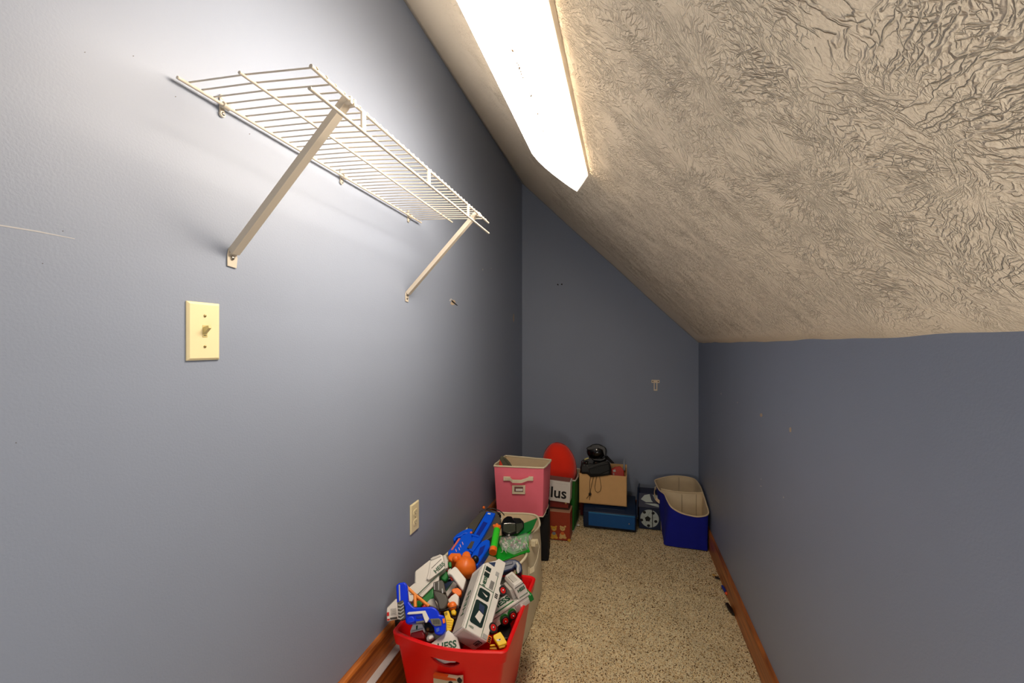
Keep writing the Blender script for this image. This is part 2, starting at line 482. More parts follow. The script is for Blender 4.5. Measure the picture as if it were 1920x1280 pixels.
# ---- scars and screw holes in the walls
def patch(name, wall, pts, m, o=0.0006):
    """ragged thin flake standing on a wall; pts are world points on the wall, wall gives its inward normal"""
    nrm = {'left': Vector((1, 0, 0)), 'right': Vector((-1, 0, 0)), 'back': Vector((0, -1, 0))}[wall]
    put(name, MB().prism([Vector(p) - nrm * 0.0005 for p in pts], nrm * (o + 0.0005)), m, bpy.data.objects['wall_' + wall], smooth=False)
def blob(px, wall, rx, ry, seed, n=7):
    rnd = random.Random(seed); out = []
    for k in range(n):
        a = 2 * math.pi * k / n; q = rnd.uniform(.6, 1.2)
        p = (px[0] + rx * q * math.cos(a), px[1] + ry * q * math.sin(a))
        out.append(at_x(p, 0) if wall == 'left' else at_x(p, W) if wall == 'right' else at_y(p, D))
    return out
for i, (px, rx, ry) in enumerate([((1427, 778), 2.6, 4), ((1482, 805), 2.4, 5), ((1352, 738), 1.0, 2.2), ((1383, 754), 1.0, 2.2), ((1427, 898), 1.3, 1.6),
                                  ((1427, 911), 2.0, 1.2), ((1469, 932), 1.3, 2), ((1349, 825), 1.0, 2.4)]):
    patch('screw_hole', 'right', blob(px, 'right', rx, ry, i), PLASTER if i < 2 else GREYDUST)
for i, (px, rx, ry, m) in enumerate([((849, 567), 4.5, 5, PLASTER), ((963, 596), 1.3, 8, PLASTER), ((845, 562), 2.5, 3.5, GREYDUST), ((905, 505), 1, 2, GREYDUST), ((921, 503), .8, 1.2, GREYDUST)]):
    patch('plaster_chip', 'left', blob(px, 'left', rx, ry, 20 + i), m)
patch('tear_line', 'left', [at_x(p, 0) for p in ((846, 562), (848.5, 563.5), (858, 572.5), (857, 573), (847, 566))], DARK, 0.0012)
for i, px in enumerate([(1046, 533.5), (1053.5, 533)]):
    patch('nail_hole', 'back', blob(px, 'back', 1.6, 1.8, 40 + i), DARK)
for i, px in enumerate([(159, 98), (329, 181), (250, 105), (468, 251), (30, 830), (118, 433), (80, 494), (792, 412)]):
    patch('nail_dimple', 'left', blob(px, 'left', 1.6, 1.0, 60 + i), mat('dimple_grey', (96, 94, 92), 0.8), 0.0003)
patch('tape_seam', 'left', [at_x(p, 0) for p in ((-60, 409), (0, 421), (70, 432.5), (140, 447), (140, 448.2), (70, 435), (0, 423.5), (-60, 411.5))], mat('seam_highlight', (186, 186, 188), .5), 0.0004)  # lighter colour paints in the highlight along the raised seam

# ================================================================== FLUORESCENT FIXTURE
LY0, LY1 = 0.66, 1.62
lensm = bpy.data.materials.new('lit_acrylic'); lensm.use_nodes = True
b = lensm.node_tree.nodes['Principled BSDF']
b.inputs['Base Color'].default_value = (0.9, 0.88, 0.84, 1); b.inputs['Roughness'].default_value = 0.3
b.inputs['Emission Color'].default_value = (1.0, 0.86, 0.70, 1); b.inputs['Emission Strength'].default_value = LENS_STRENGTH
capm = bpy.data.materials.new('lit_end_cap'); capm.use_nodes = True
b = capm.node_tree.nodes['Principled BSDF']
b.inputs['Base Color'].default_value = (0.9, 0.87, 0.8, 1); b.inputs['Roughness'].default_value = 0.3
b.inputs['Emission Color'].default_value = (1.0, 0.90, 0.76, 1); b.inputs['Emission Strength'].default_value = 1.0
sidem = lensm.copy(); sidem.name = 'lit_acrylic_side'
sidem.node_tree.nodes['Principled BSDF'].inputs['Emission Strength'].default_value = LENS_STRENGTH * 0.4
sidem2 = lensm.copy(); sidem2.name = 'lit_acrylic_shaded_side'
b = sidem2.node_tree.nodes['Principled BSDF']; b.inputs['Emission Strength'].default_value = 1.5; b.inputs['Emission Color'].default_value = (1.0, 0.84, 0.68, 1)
prof = [(0.742, 0.014), (0.734, 0.050), (0.736, 0.087), (0.771, 0.0925), (0.812, 0.094), (0.85, 0.093), (0.888, 0.0905), (0.930, 0.087), (0.964, 0.082), (0.960, 0.050), (0.954, 0.014)]
fx = thing('wraparound_light', 'lit long fluorescent wraparound light fixed to the sloped plaster ceiling', 'ceiling light', on_ceil(0.85, 1.14, 0.0))
m = MB(); m.loft([[on_ceil(u, y, o) for u, o in prof] for y in (LY0 + 0.004, LY1 - 0.004)], False, False, closed=False)
dif = put('diffuser', m, [lensm, sidem, sidem2], fx, smooth=True)
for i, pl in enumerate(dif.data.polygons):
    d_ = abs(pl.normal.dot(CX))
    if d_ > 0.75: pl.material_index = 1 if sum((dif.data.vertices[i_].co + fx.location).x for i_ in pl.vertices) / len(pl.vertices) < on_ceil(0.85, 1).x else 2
for y in (LY0, LY1):
    m = MB(); m.loft([[on_ceil(u, y - 0.004, o) for u, o in prof], [on_ceil(u, y + 0.004, o) for u, o in prof]])
    put('end_cap', m, capm, fx, smooth=False)
m = MB(); pan = [(0.748, 0.0), (0.7435, 0.0145), (0.953, 0.0145), (0.950, 0.0)]
m.loft([[on_ceil(u, y, o) for u, o in pan] for y in (LY0 + 0.005, LY1 - 0.005)])
put('metal_pan', m, WHITE_STEEL, fx, smooth=False)
m = MB(); rnd = random.Random(4)
for (cu, cy, n) in ((0.905, 0.86, 3), (0.905, 0.93, 9), (0.91, 1.03, 5), (0.908, 1.12, 3), (0.905, 1.22, 3), (0.945, 1.50, 2)):
    for k in range(n):
        p = on_ceil(cu + rnd.gauss(0, .002), cy + rnd.gauss(0, .012), 0.0905)
        m.ell(p, (0.0019, 0.0024, 0.0019), nu=6, nv=4)
put('dead_insect', m, mat('insect_brown', (60, 44, 20), 0.8), fx, smooth=False)['kind'] = 'stuff'

# ================================================================== WIRE SHELF
sh = thing('wire_shelf', 'white wire closet shelf with two diagonal braces on the left wall', 'shelf', (0.012, 1.13, 1.757))
YA, YB = 0.638, 1.612
XB, XM, XF = 0.0125, 0.142, 0.290
put('back_rod', MB().cyl((XB, YA - 0.012, 1.757), (XB, YB + 0.004, 1.757), 0.0032), WHITE_WIRE, sh, smooth=True)
put('middle_rod', MB().cyl((XM, YA - 0.002, 1.752), (XM, YB + 0.012, 1.752), 0.0030), WHITE_WIRE, sh, smooth=True)
put('front_rod', MB().cyl((XF, YA + 0.0, 1.741), (XF, YB + 0.02, 1.741), 0.0036), WHITE_WIRE, sh, smooth=True)
put('lip_rod', MB().cyl((XF + 0.002, YA - 0.006, 1.700), (XF + 0.002, YB + 0.015, 1.700), 0.0036), WHITE_WIRE, sh, smooth=True)
wm = None
for i in range(38):
    y = YA + 0.012 + i * 0.0254
    if wm is None:
        wm = MB().tube([(XB - 0.001, 0, 1.762), (XM, 0, 1.7565), (XF - 0.01, 0, 1.7465), (XF + 0.003, 0, 1.7445), (XF + 0.0045, 0, 1.741)], 0.0016, 6).mesh('wire', WHITE_WIRE)
        for v in wm.vertices: v.co -= sh.location
        for v in wm.vertices: v.co.y += sh.location.y
        for p in wm.polygons: p.use_smooth = True
    o = bpy.data.objects.new('wire', wm); COL.objects.link(o); o.parent = sh; o.location = (0, y - sh.location.y, 0)
for px in ((680, 215), (803, 330), (877, 395)):
    y = at_x(px, XF).y
    put('lip_strap', MB().box((XF - 0.001, y - 0.0065, 1.697), (XF + 0.004, y + 0.0065, 1.7425)), WHITE_STEEL, sh, bevel=0.001)
for y, near in ((0.752, True), (1.517, False)):
    a = Vector((0.286, y, 1.742)); b_ = Vector((0.010, y, 1.458))
    t = (b_ - a).normalized(); nn = Vector((t.z, 0, -t.x))          # in the plane of the brace
    if nn.z > 0: nn = -nn
    wv = 0.019; th = 0.0016
    m = MB()
    m.prism([a + Vector((0, -wv / 2, 0)), b_ + Vector((0, -wv / 2, 0)), b_ + Vector((0, wv / 2, 0)), a + Vector((0, wv / 2, 0))], nn * th)
    m.prism([a + Vector((0, -wv / 2, 0)), b_ + Vector((0, -wv / 2, 0)), b_ + Vector((0, -wv / 2, 0)) - nn * 0.013, a + Vector((0, -wv / 2, 0)) - nn * 0.013], (0, th, 0))
    m.prism([a + Vector((0, wv / 2 - th, 0)), b_ + Vector((0, wv / 2 - th, 0)), b_ + Vector((0, wv / 2 - th, 0)) - nn * 0.013, a + Vector((0, wv / 2 - th, 0)) - nn * 0.013], (0, th, 0))
    # two hooks gripping the front rod
    for q in (-1, 1):
        m.box((0.278, y + q * 0.006 - 0.003, 1.734), (0.295, y + q * 0.006 + 0.003, 1.7475))
    br = put('brace', m, WHITE_STEEL, sh, bevel=0.0004, seg=1)
    plm = MB()
    plm.prism([(0.0012, y - 0.0125, 1.432), (0.0012, y + 0.010, 1.430), (0.0012, y + 0.0125, 1.452), (0.0012, y + 0.009, 1.466), (0.0012, y - 0.009, 1.470), (0.0012, y - 0.0125, 1.455)], (0.002, 0, 0))
    plm.prism([(0.003, y - 0.009, 1.458), (0.003, y + 0.009, 1.456), b_ + Vector((0.004, 0.006, 0.012)), b_ + Vector((0.004, -0.006, 0.014))], (0.0018, 0, -0.001))
    put('wall_plate', plm, WHITE_STEEL, sh, bevel=0.0006, seg=1)
    put('screw', MB().ell((0.0045, y - 0.001, 1.450 if near else 1.443), (0.0022, 0.0042, 0.0042)).box((0.0062, y - 0.0035, 1.4495 if near else 1.4425), (0.0069, y + 0.0015, 1.4505 if near else 1.4435)), STEEL, sh, smooth=True)
for px in ((420, 200), (643, 335), (768, 405)):
    y = at_x(px, 0.008).y
    m = MB()
    # clip: plate on the wall, saddle over the rod, lobes for the screws
    m.box((0.0005, y - 0.0055, 1.742), (0.004, y + 0.0055, 1.776))
    m.cyl((XB, y - 0.0075, 1.757), (XB, y + 0.0075, 1.757), 0.0068, 14)
    m.cyl((0.0005, y, 1.742), (0.006, y, 1.742), 0.0066, 14)
    m.cyl((0.0005, y, 1.777), (0.005, y, 1.777), 0.0056, 14)
    put('wall_clip', m, WHITE_STEEL, sh, bevel=0.0008, seg=1)
    put('screw', MB().ell((0.0065, y, 1.742), (0.002, 0.0036, 0.0036)), STEEL, sh, smooth=True)

# ================================================================== SWITCH AND OUTLET
def plate(name, label, cat, yc, zc, kind):
    t = thing(name, label, cat, (0, yc, zc - 0.057))
    m = MB()
    def ring(x, iy, iz): return [(x, yc - iy, zc - iz), (x, yc + iy, zc - iz), (x, yc + iy, zc + iz), (x, yc - iy, zc + iz)]
    m.loft([ring(0.0005, .035, .0572), ring(0.003, .0345, .0567), ring(0.0062, .0305, .0527)])
    put('cover_plate', m, IVORY, t, bevel=0.0007)
    if kind == 'switch':
        put('toggle_slot', MB().box((0.006, yc - .0052, zc - .012), (0.0068, yc + .0052, zc + .012)), IVORY2, t, bevel=0.0003)
        tg = MB(); tg.loft([[(0.006, yc - .004, zc - .006), (0.006, yc + .004, zc - .006), (0.006, yc + .004, zc + .008), (0.006, yc - .004, zc + .008)],
                            [(0.0195, yc - .003, zc + .006), (0.0195, yc + .003, zc + .006), (0.018, yc + .003, zc + .0115), (0.018, yc - .003, zc + .0115)]])
        put('toggle', tg, IVORY2, t, bevel=0.0006)
        put('slot_mark', MB().box((0.0066, yc - .003, zc - .0088), (0.0072, yc + .003, zc - .0076)), DARK, t, smooth=False)
        zs = (0.0302, -0.0302)
    else:
        for dz in (0.0195, -0.0195):
            rc = put('receptacle', MB().loft([[(x, yc + math.cos(a) * .0165 * q, max(-.0118, min(.0118, math.sin(a) * .0165)) * q + zc + dz) for a in [2 * math.pi * k / 24 for k in range(24)]] for x, q in ((.006, 1), (.0078, .97))]), IVORY, t, smooth=False)
            put('slot', MB().box((0.0076, yc - .0075, zc + dz - .001), (0.0082, yc - .0058, zc + dz + .006)), DARK, rc, smooth=False)
            put('slot', MB().box((0.0076, yc + .0058, zc + dz - .001), (0.0082, yc + .0072, zc + dz + .006)), DARK, rc, smooth=False)
            put('ground_hole', MB().cyl((0.0076, yc, zc + dz - .006), (0.0082, yc, zc + dz - .006), .0022, 12), DARK, rc, smooth=False)
        zs = (0.0,)
    for dz in zs:
        put('screw', MB().ell((0.0066, yc, zc + dz), (0.0014, 0.0029, 0.0029)), mat('brass_screw', (150, 132, 84), 0.35, 0.6), t, smooth=True)
plate('light_switch', 'ivory toggle light switch plate on the blue-grey left wall', 'light switch', 0.686, 1.2935, 'switch')
plate('wall_outlet', 'ivory duplex outlet plate low on the left wall', 'outlet', 1.578, 0.5905, 'outlet')

# ---- T shaped shelf clip left on the end wall
yc = D
m = MB(); T0 = at_y((1229, 722), D)
m.box((T0.x - .0285, D - .006, T0.z + .018), (T0.x + .0285, D - .0005, T0.z + .040))
m.box((T0.x - .012, D - .008, T0.z - .036), (T0.x - .006, D - .0005, T0.z + .030))
m.box((T0.x + .006, D - .008, T0.z - .036), (T0.x + .013, D - .0005, T0.z + .030))
m.box((T0.x - .012, D - .010, T0.z - .040), (T0.x + .013, D - .0005, T0.z - .030))
tclip = solo('wall_bracket', m, mat('beige_plastic', (250, 232, 204), 0.5), 'small T-shaped beige bracket screwed to the dark end wall', 'bracket', bevel=0.001)
for q in (-1, 1):
    put('screw', MB().ell((T0.x + q * .019, D - .0065, T0.z + .029), (.004, .0015, .004)), DARK, tclip, smooth=True)

# ================================================================== RED TOTE
def rrect(x0, x1, y0, y1, r, z, n=5, bow=0.0, bow_side=0.0):
    """rounded rectangle, front edge (y0) bowed towards the viewer"""
    out = []
    for cx, cy, a0 in ((x1 - r, y0 + r, -90), (x1 - r, y1 - r, 0), (x0 + r, y1 - r, 90), (x0 + r, y0 + r, 180)):
        for k in range(n + 1):
            a = math.radians(a0 + 90 * k / n)
            out.append(Vector((cx + r * math.cos(a), cy + r * math.sin(a), z)))
    # front edge points
    fe = []
    for k in range(1, 14):
        q = k / 14; fe.append(Vector((x0 + r + (x1 - x0 - 2 * r) * q, y0 - bow * math.sin(math.pi * q), z)))
    return out + fe
HB = 0.36
t = thing('storage_tote', 'red plastic tote brimming with toys beside the left wall', 'bin', (0.27, 1.46, 0.006))
def tl(ins, z, bow=.026, dx=0):
    k = (HB - z) / HB
    return rrect(0.092 + ins + 0.045 * k, 0.468 - ins - 0.048 * k, 1.243 + ins + 0.035 * k, 1.688 - ins - 0.04 * k, max(.012, .022 - ins * .3), z, bow=bow * (1 - .6 * k))
zr = HB
m = MB()
m.loft([tl(.016, .006), tl(.014, .012), tl(.008, zr - .040), tl(.008, zr - .036), tl(.0, zr - .034), tl(-.001, zr), tl(.003, zr + .0035), tl(.011, zr + .001), tl(.016, zr - .012), tl(.017, .014)], True, True)
tote = put('body', m, RED, t, smooth=True)
# handle opening on the bowed front: cut through with a boolean
cut = MB()
hp = [at_y(p, 1.232) for p in K(9, [(220, 432), (262, 455), (350, 470), (450, 492), (560, 515), (650, 515), (715, 555), (690, 590), (620, 620), (540, 630), (450, 612), (340, 560), (265, 500)])]
cut.prism([p + Vector((0, -0.05, 0)) for p in hp], (0, 0.13, 0))
co = put('handle_cut', cut, RED, None, smooth=False)
bm_ = tote.modifiers.new('cut', 'BOOLEAN'); bm_.operation = 'DIFFERENCE'; bm_.object = co; bm_.solver = 'EXACT'
bpy.context.view_layer.update()
me2 = bpy.data.meshes.new_from_object(tote.evaluated_get(bpy.context.evaluated_depsgraph_get()))
tote.modifiers.clear(); tote.data = me2; bpy.data.objects.remove(co)
# white liner seen through the handle
put('handle_liner', MB().prism([p + Vector((0, 0.0, 0)) for p in [at_y(q, 1.248) for q in K(9, [(230, 430), (470, 440), (680, 500), (640, 540), (560, 540), (470, 560), (380, 570), (300, 520)])]], (0, 0.004, 0)), TWHITE, t, bevel=0.001)
# sticker on the front
Sx = [at_y(p, 1.232) for p in K(9, [(305, 700), (690, 770), (765, 745), (790, 1000), (330, 930)])]
def stick(name, pts, m, o, parent=t):
    ps = [at_y(p, 1.2305) for p in pts]
    put(name, MB().prism([p + Vector((0, -o, 0)) for p in ps], (0, 0.012, 0)), m, parent, smooth=False)
stk = [(815, 1261), (858, 1267), (868, 1266), (869.5, 1310), (816, 1303)]
stick('sticker', stk, STICK, 0.0095)
stick('sticker_band', [(815, 1260), (830, 1262.5), (856, 1267.5), (859, 1271), (840, 1270.5), (815, 1266)], STICKO, 0.0105)
cb = at_y((861.5, 1275.5), 1.22)
put('sticker_badge', MB().cyl(cb, cb + Vector((0, .003, 0)), .0075, 20), BLACKP, t, smooth=False)
cb = at_y((845, 1282), 1.22)
put('sticker_badge', MB().cyl(cb, cb + Vector((0, .003, 0)), .008, 20), BLACKP, t, smooth=False)

# ================================================================== TOYS drawn on tilted planes, each with its own thickness
class Toy:
    def __init__(self, name, label, cat, px, y, n=(0.15, -0.65, 0.75), group=None):
        self.n = Vector(n).normalized(); self.P = at_y(px, y) if y > 0.9 else at_z(px, y)
        self.o = thing(name, label, cat, self.P, group)
    def w(self, p, lift=0.0): return on_plane(p, self.P + self.n * lift, self.n)
    def part(self, name, pts, m, t=0.02, lift=0.0, bevel=0.002, parent=None, sub=0):
        ps = [self.w(p, lift) for p in pts]
        return put(name, MB().prism(ps, -self.n * t), m, parent or self.o, bevel=bevel, seg=3)
    def rod(self, name, path, rpx, m, lift=0.0, n=12, parent=None):
        ps = [self.w(p, lift) for p in path]
        k = (self.P - CAM).length * 0.0011
        r = [q * k for q in rpx] if hasattr(rpx, '__len__') else rpx * k
        return put(name, MB().tube(ps, r, n), m, parent or self.o, smooth=True)
    def ball(self, name, px, rpx, m, lift=0.0, parent=None, fn=None, flat=1.0):
        k = (self.P - CAM).length * 0.0011
        return put(name, MB().ell(self.w(px, lift), (rpx * k, rpx * k, rpx * k * flat), fn=fn, nu=24, nv=16), m, parent or self.o, smooth=True)
    def words(self, name, body, px0, px1, size_px, m, lift=0.0015, parent=None, sx=1.0, bold=0.0):
        a, b_ = self.w(px0, lift), self.w(px1, lift); x = (b_ - a).normalized(); y = self.n.cross(x)
        k = (a - CAM).length / FPX
        return text(name, body, size_px * k, frame((a + b_) / 2, x, y), m, parent or self.o, sx=sx, bold=bold)

# ---- motorhome (measured pose: x from tail to nose, y away from the viewer, z towards the roof)
M = Matrix(((0.0039, -0.6352, -0.7723, 0.4019), (0.8858, 0.3607, -0.2921, 1.2779), (0.4641, -0.683, 0.564, 0.3606), (0, 0, 0, 1))) @ Matrix.Diagonal((0.908, 0.958, 0.915, 1))
v = thing_m('toy_motorhome', 'white toy motorhome with green trim lying on top of the red tote, tail down', 'toy vehicle', M)
L_, Wd, H_ = 0.25, 0.085, 0.10
body = [(0, .004), (0, H_), (L_ - .01, H_), (L_ + .0, H_ - .012), (L_ + .030, H_ - .045), (L_ + .045, .045), (L_ + .045, .012), (.205, .012), (.20, .002)]
m = MB(); m.prism([(x, 0, z) for x, z in body], (0, Wd, 0)); put('body', m, TWHITE, v, bevel=0.003)
m = MB(); m.box((.004, .008, H_ - .001), (L_ - .03, Wd - .008, H_ + .003)); put('roof_panel', m, TWHITE2, v, bevel=0.002)
def side(name, pts, m, t=.0012, parent=v, y=0.0): return put(name, MB().prism([(x, y + .0005, z) for x, z in pts], (0, -t - .0005, 0)), m, parent, smooth=False)
def rect(x0, x1, z0, z1): return [(x0, z0), (x1, z0), (x1, z1), (x0, z1)]
side('stripe', rect(.002, L_ - .01, .0905, .0925), DGREEN); side('stripe', rect(.002, L_ - .02, .029, .0305), DGREEN); side('stripe', rect(.16, .162, .03, .092), DGREEN)
for x0, x1, z0, z1 in ((.028, .108, .036, .086), (.118, .152, .040, .086)):
    f = side('window', [(x0 + .004, z0), (x1 - .004, z0), (x1, z0 + .006), (x1, z1 - .006), (x1 - .004, z1), (x0 + .004, z1), (x0, z1 - .006), (x0, z0 + .006)], GLASSD, .0016)
    side('window_cargo', [(x0 + .012, z0 + .012), (x0 + (x1 - x0) * .52, z0 + .008), (x0 + (x1 - x0) * .60, z1 - .022), (x0 + .022, z1 - .014)], TWHITE, .0026, parent=f)
    if x0 < .1: side('window_cargo', [(x0 + .045, z0 + .010), (x0 + .070, z0 + .012), (x0 + .072, z1 - .016), (x0 + .052, z1 - .020)], NAVY, .0028, parent=f)
for x0 in (.200, .222): side('window', rect(x0, x0 + .016, .064, .086), GLASSD, .0016)
gr = side('vent_grille', rect(.166, .198, .036, .053), LGREY)
for k in range(6): side('slat', rect(.168, .196, .038 + k * .0024, .039 + k * .0024), DGREY, .0018, parent=gr)
for k in range(3): side('slot', rect(.148 + k * .006, .151 + k * .006, .010, .022), BLACKP, .0015)
side('side_lamp', rect(.225, .240, .028, .042), LGREY, .0016)
text('lettering', 'HESS', .018, frame((.182, -.0012, .074), (1, 0, 0), (0, 0, 1)), DGREEN, v, bold=.0005)
text('lettering', 'HESS', .009, frame((.015, -.0012, .074), (0, 0, -1), (1, 0, 0)), DGREEN, v)
text('roof_lettering', 'HESS', .030, frame((.10, Wd * .45, H_ + .0035), (1, 0, 0), (0, 1, 0)), DGREEN, v, sx=1.5)
# tail panel
m = MB(); m.box((-.0015, .008, .03), (0, Wd - .008, .092)); put('tail_panel', m, TWHITE2, v, bevel=.0004)
m = MB(); m.box((-.0028, .018, .012), (0, .050, .030)); put('badge_frame', m, BLACKP, v, smooth=False)
m = MB(); m.box((-.0034, .020, .014), (-.001, .048, .028)); put('badge', m, TWHITE2, v, smooth=False)
text('lettering', 'HESS', .013, frame((-.0036, .034, .021), (0, -1, 0), (0, 0, 1)), BLACKP, v, bold=.0004)
for k in range(3): side('tail_lamp_frame', rect(.002 + k * .006, .006 + k * .006, -.006, .004), BLACKP, .002)
side('tail_lamp', rect(.001, .022, -.008, .006), ORANGE, .001)
side('corner_lamp', rect(.004, .018, .008, .026), LGREY, .0022)
tri = side('cab_window', [(L_ + .002, .055), (L_ + .022, .055), (L_ + .004, .082)], NAVY, .0018)
m = MB(); m.prism([(L_ + .002, .008, H_ - .012), (L_ + .030, .008, H_ - .044), (L_ + .030, Wd - .008, H_ - .044), (L_ + .002, Wd - .008, H_ - .012)], (.001, 0, .0012)); put('windscreen', m, TWHITE2, v, smooth=False)
def wheel(parent, c, r, w_, ax=(0, -1, 0), rim=RED2, sx=1.0):
    c = Vector(c); ax = Vector(ax)
    ty = put('wheel', MB().cyl(c + ax * -w_, c + ax * w_ * .2, r, 24), TYRE, parent, bevel=r * .14)
    put('rim', MB().cyl(c, c + ax * (w_ * .2 + .0012), r * .62, 20), rim, ty, bevel=.0006)
    put('hub', MB().ell(c + ax * (w_ * .2 + .0014), (r * .22, r * .22, r * .22), nu=12, nv=8), CHROME, ty, smooth=True)
    for o in [ty] + list(ty.children):
        for q in o.data.vertices: q.co.x = c.x + (q.co.x - c.x) * sx
    return ty

for x0 in (.052, .188):
    ty = wheel(v, (x0, .002, -.004), .0175, .014)
m = MB(); m.box((.01, .012, -.004), (.20, Wd - .012, .004)); put('chassis', m, TWHITE2, v, bevel=.002)

# ---- flatbed truck on the right of the tote
M = Matrix(((0.7229, -0.6067, -0.3306, 0.38), (0.5964, 0.7895, -0.1448, 1.4229), (0.3489, -0.0924, 0.9326, 0.3524), (0, 0, 0, 1))) @ Matrix.Diagonal((0.805, 1.40, 0.94, 1))
v = thing_m('toy_truck', 'white toy truck with green striped flatbed beside the motorhome, against the tote\'s right rim', 'toy vehicle', M)
m = MB(); m.box((-.03, 0, -.022), (.172, .062, 0)); put('bed', m, TWHITE, v, bevel=.0015)
m = MB(); m.prism([(.118, 0, 0), (.114, 0, .046), (.124, 0, .056), (.160, 0, .056), (.168, 0, .03), (.168, 0, 0)], (0, .062, 0)); put('cab', m, TWHITE, v, bevel=.002)
m = MB(); m.box((.100, .012, .0), (.116, .055, .040)); put('cab_back', m, TWHITE2, v, bevel=.002)
m = MB(); m.box((.128, .012, .055), (.150, .048, .059)); put('roof_box', m, TWHITE2, v, bevel=.001)
side('stripe', rect(.120, .166, .0445, .0458), BLACKP, parent=v)
text('lettering', 'HESS', .017, frame((.144, -.0008, .029), (1, 0, 0), (0, 0, 1)), DGREEN, v, bold=.0005)
side('stripe', rect(.124, .166, .0045, .0055), DGREEN, parent=v)
side('stripe', rect(-.03, .17, -.008, -.007), DGREY, parent=v)
for y in (.006, .050):
    m = MB(); m.box((-.03, y, .0002), (.098, y + .0035, .0012)); put('bed_stripe', m, GREEN, v, smooth=False)
text('bed_lettering', 'HESS', .030, frame((.052, .030, .0008), (1, 0, 0), (0, 1, 0)), DGREEN, v, sx=1.3, bold=.001)
side('fender_panel', [(-.03, -.022), (-.03, -.036), (.118, -.036), (.126, -.022)], TWHITE, .002, parent=v)
side('side_grille', rect(.092, .114, -.034, -.012), LGREY, .003, parent=v)
for x0 in (.030, .068):
    m = MB(); m.cyl((x0, -.0005, -.030), (x0, -.004, -.030), .0205, 24); put('fender', m, GREEN, v, bevel=.001)
    wheel(v, (x0, -.004, -.033), .0165, .010, sx=1.16)
m = MB(); m.box((.160, -.002, -.034), (.182, .064, -.008)); put('bumper', m, GREEN, v, bevel=.004)
m = MB(); m.box((.126, .0, -.036), (.162, .062, -.022)); put('lower_cab', m, TWHITE2, v, bevel=.002)

# ---- truck on the left, against the wall
M = Matrix(((0.3853, -0.9219, -0.0411, 0.0476), (0.8881, 0.3825, -0.255, 1.4576), (0.2508, 0.0618, 0.9661, 0.341), (0, 0, 0, 1)))
tr_ = Toy('toy_tanker', 'white and green toy truck leaning on the blue-grey wall at the tote\'s back left', 'toy vehicle', (806, 1085), 0.41)
tr_.part('cab', K(4, [(600, 345), (650, 300), (840, 235), (900, 260), (960, 590), (570, 870), (500, 830), (560, 600)]), TWHITE, .035, .022, .004)
tr_.part('body', K(4, [(225, 640), (600, 350), (640, 560), (560, 860), (300, 1010), (215, 930)]), TWHITE, .035, .010, .006)
tr_.part('cab_side', K(4, [(605, 590), (862, 350), (950, 575), (575, 855)]), TWHITE, .012, .026, .0015)
tr_.part('roof_light', K(4, [(600, 340), (840, 235), (850, 285), (620, 380)]), TWHITE2, .008, .026, .001)
tr_.part('deck', K(4, [(95, 1030), (215, 935), (560, 860), (955, 585), (960, 600), (300, 1195), (110, 1200)]), TWHITE, .02, .012, .002)
tr_.part('stripe', K(4, [(625, 570), (860, 350), (866, 358), (632, 580)]), BLACKP, .002, .0268, 0)
tr_.part('stripe', K(4, [(300, 1190), (940, 575), (948, 583), (306, 1202)]), DGREEN, .003, .0275, 0)
tr_.words('lettering', 'HESS', K(4, [(735, 640)])[0], K(4, [(905, 480)])[0], 9.5, DGREEN, .0275, bold=.0004)
tr_.part('side_panel', K(4, [(300, 1200), (810, 740), (805, 870), (400, 1270)]), TWHITE, .012, .018, .001)
tr_.words('side_lettering', 'EMERGENCY', K(4, [(450, 1130)])[0], K(4, [(615, 990)])[0], 3.2, DGREEN, .0195) if False else None
tr_.part('tank', K(4, [(400, 1275), (670, 1030), (680, 1280), (560, 1380), (250, 1500)]), GREEN, .025, .010, .004)
tr_.part('rear_deck', K(3, [(470, 290), (600, 150), (660, 340), (560, 500), (500, 500), (470, 330)]), TWHITE, .02, .009, .002)
tr_.part('bumper', K(4, [(1020, 420), (1105, 410), (1110, 550), (1040, 560)]), GREEN, .02, .012, .004)
tr_.part('grille', K(4, [(905, 260), (975, 250), (1020, 420), (1020, 560), (960, 590)]), TWHITE2, .02, .016, .002)

# ---- truck grille block at the far left of the tote
g = Toy('toy_van', 'white toy van with red lamps and ribbed tail jutting over the tote\'s left corner', 'toy vehicle', (736, 1145), 0.37, (0.45, -0.8, 0.45))
g.part('body', K(3, [(60, 640), (235, 465), (300, 470), (300, 860), (60, 905), (55, 700)]), TWHITE, .045, 0, .002)
for k in range(5): g.part('slat', K(3, [(130, 640 + 28 * k + 20), (245, 625 + 28 * k + 20), (245, 631 + 28 * k + 20), (130, 646 + 28 * k + 20)]), DGREY, .002, .0008, 0)
g.part('number_plate', K(3, [(120, 830), (265, 810), (265, 850), (125, 868)]), DGREY, .002, .001, 0)
g.part('tail_lamp', K(3, [(58, 725), (100, 715), (105, 785), (58, 800)]), RED2, .002, .0015, .0004)
g.part('tail_lamp', K(3, [(62, 855), (115, 845), (115, 880), (62, 890)]), RED2, .002, .0015, .0004)

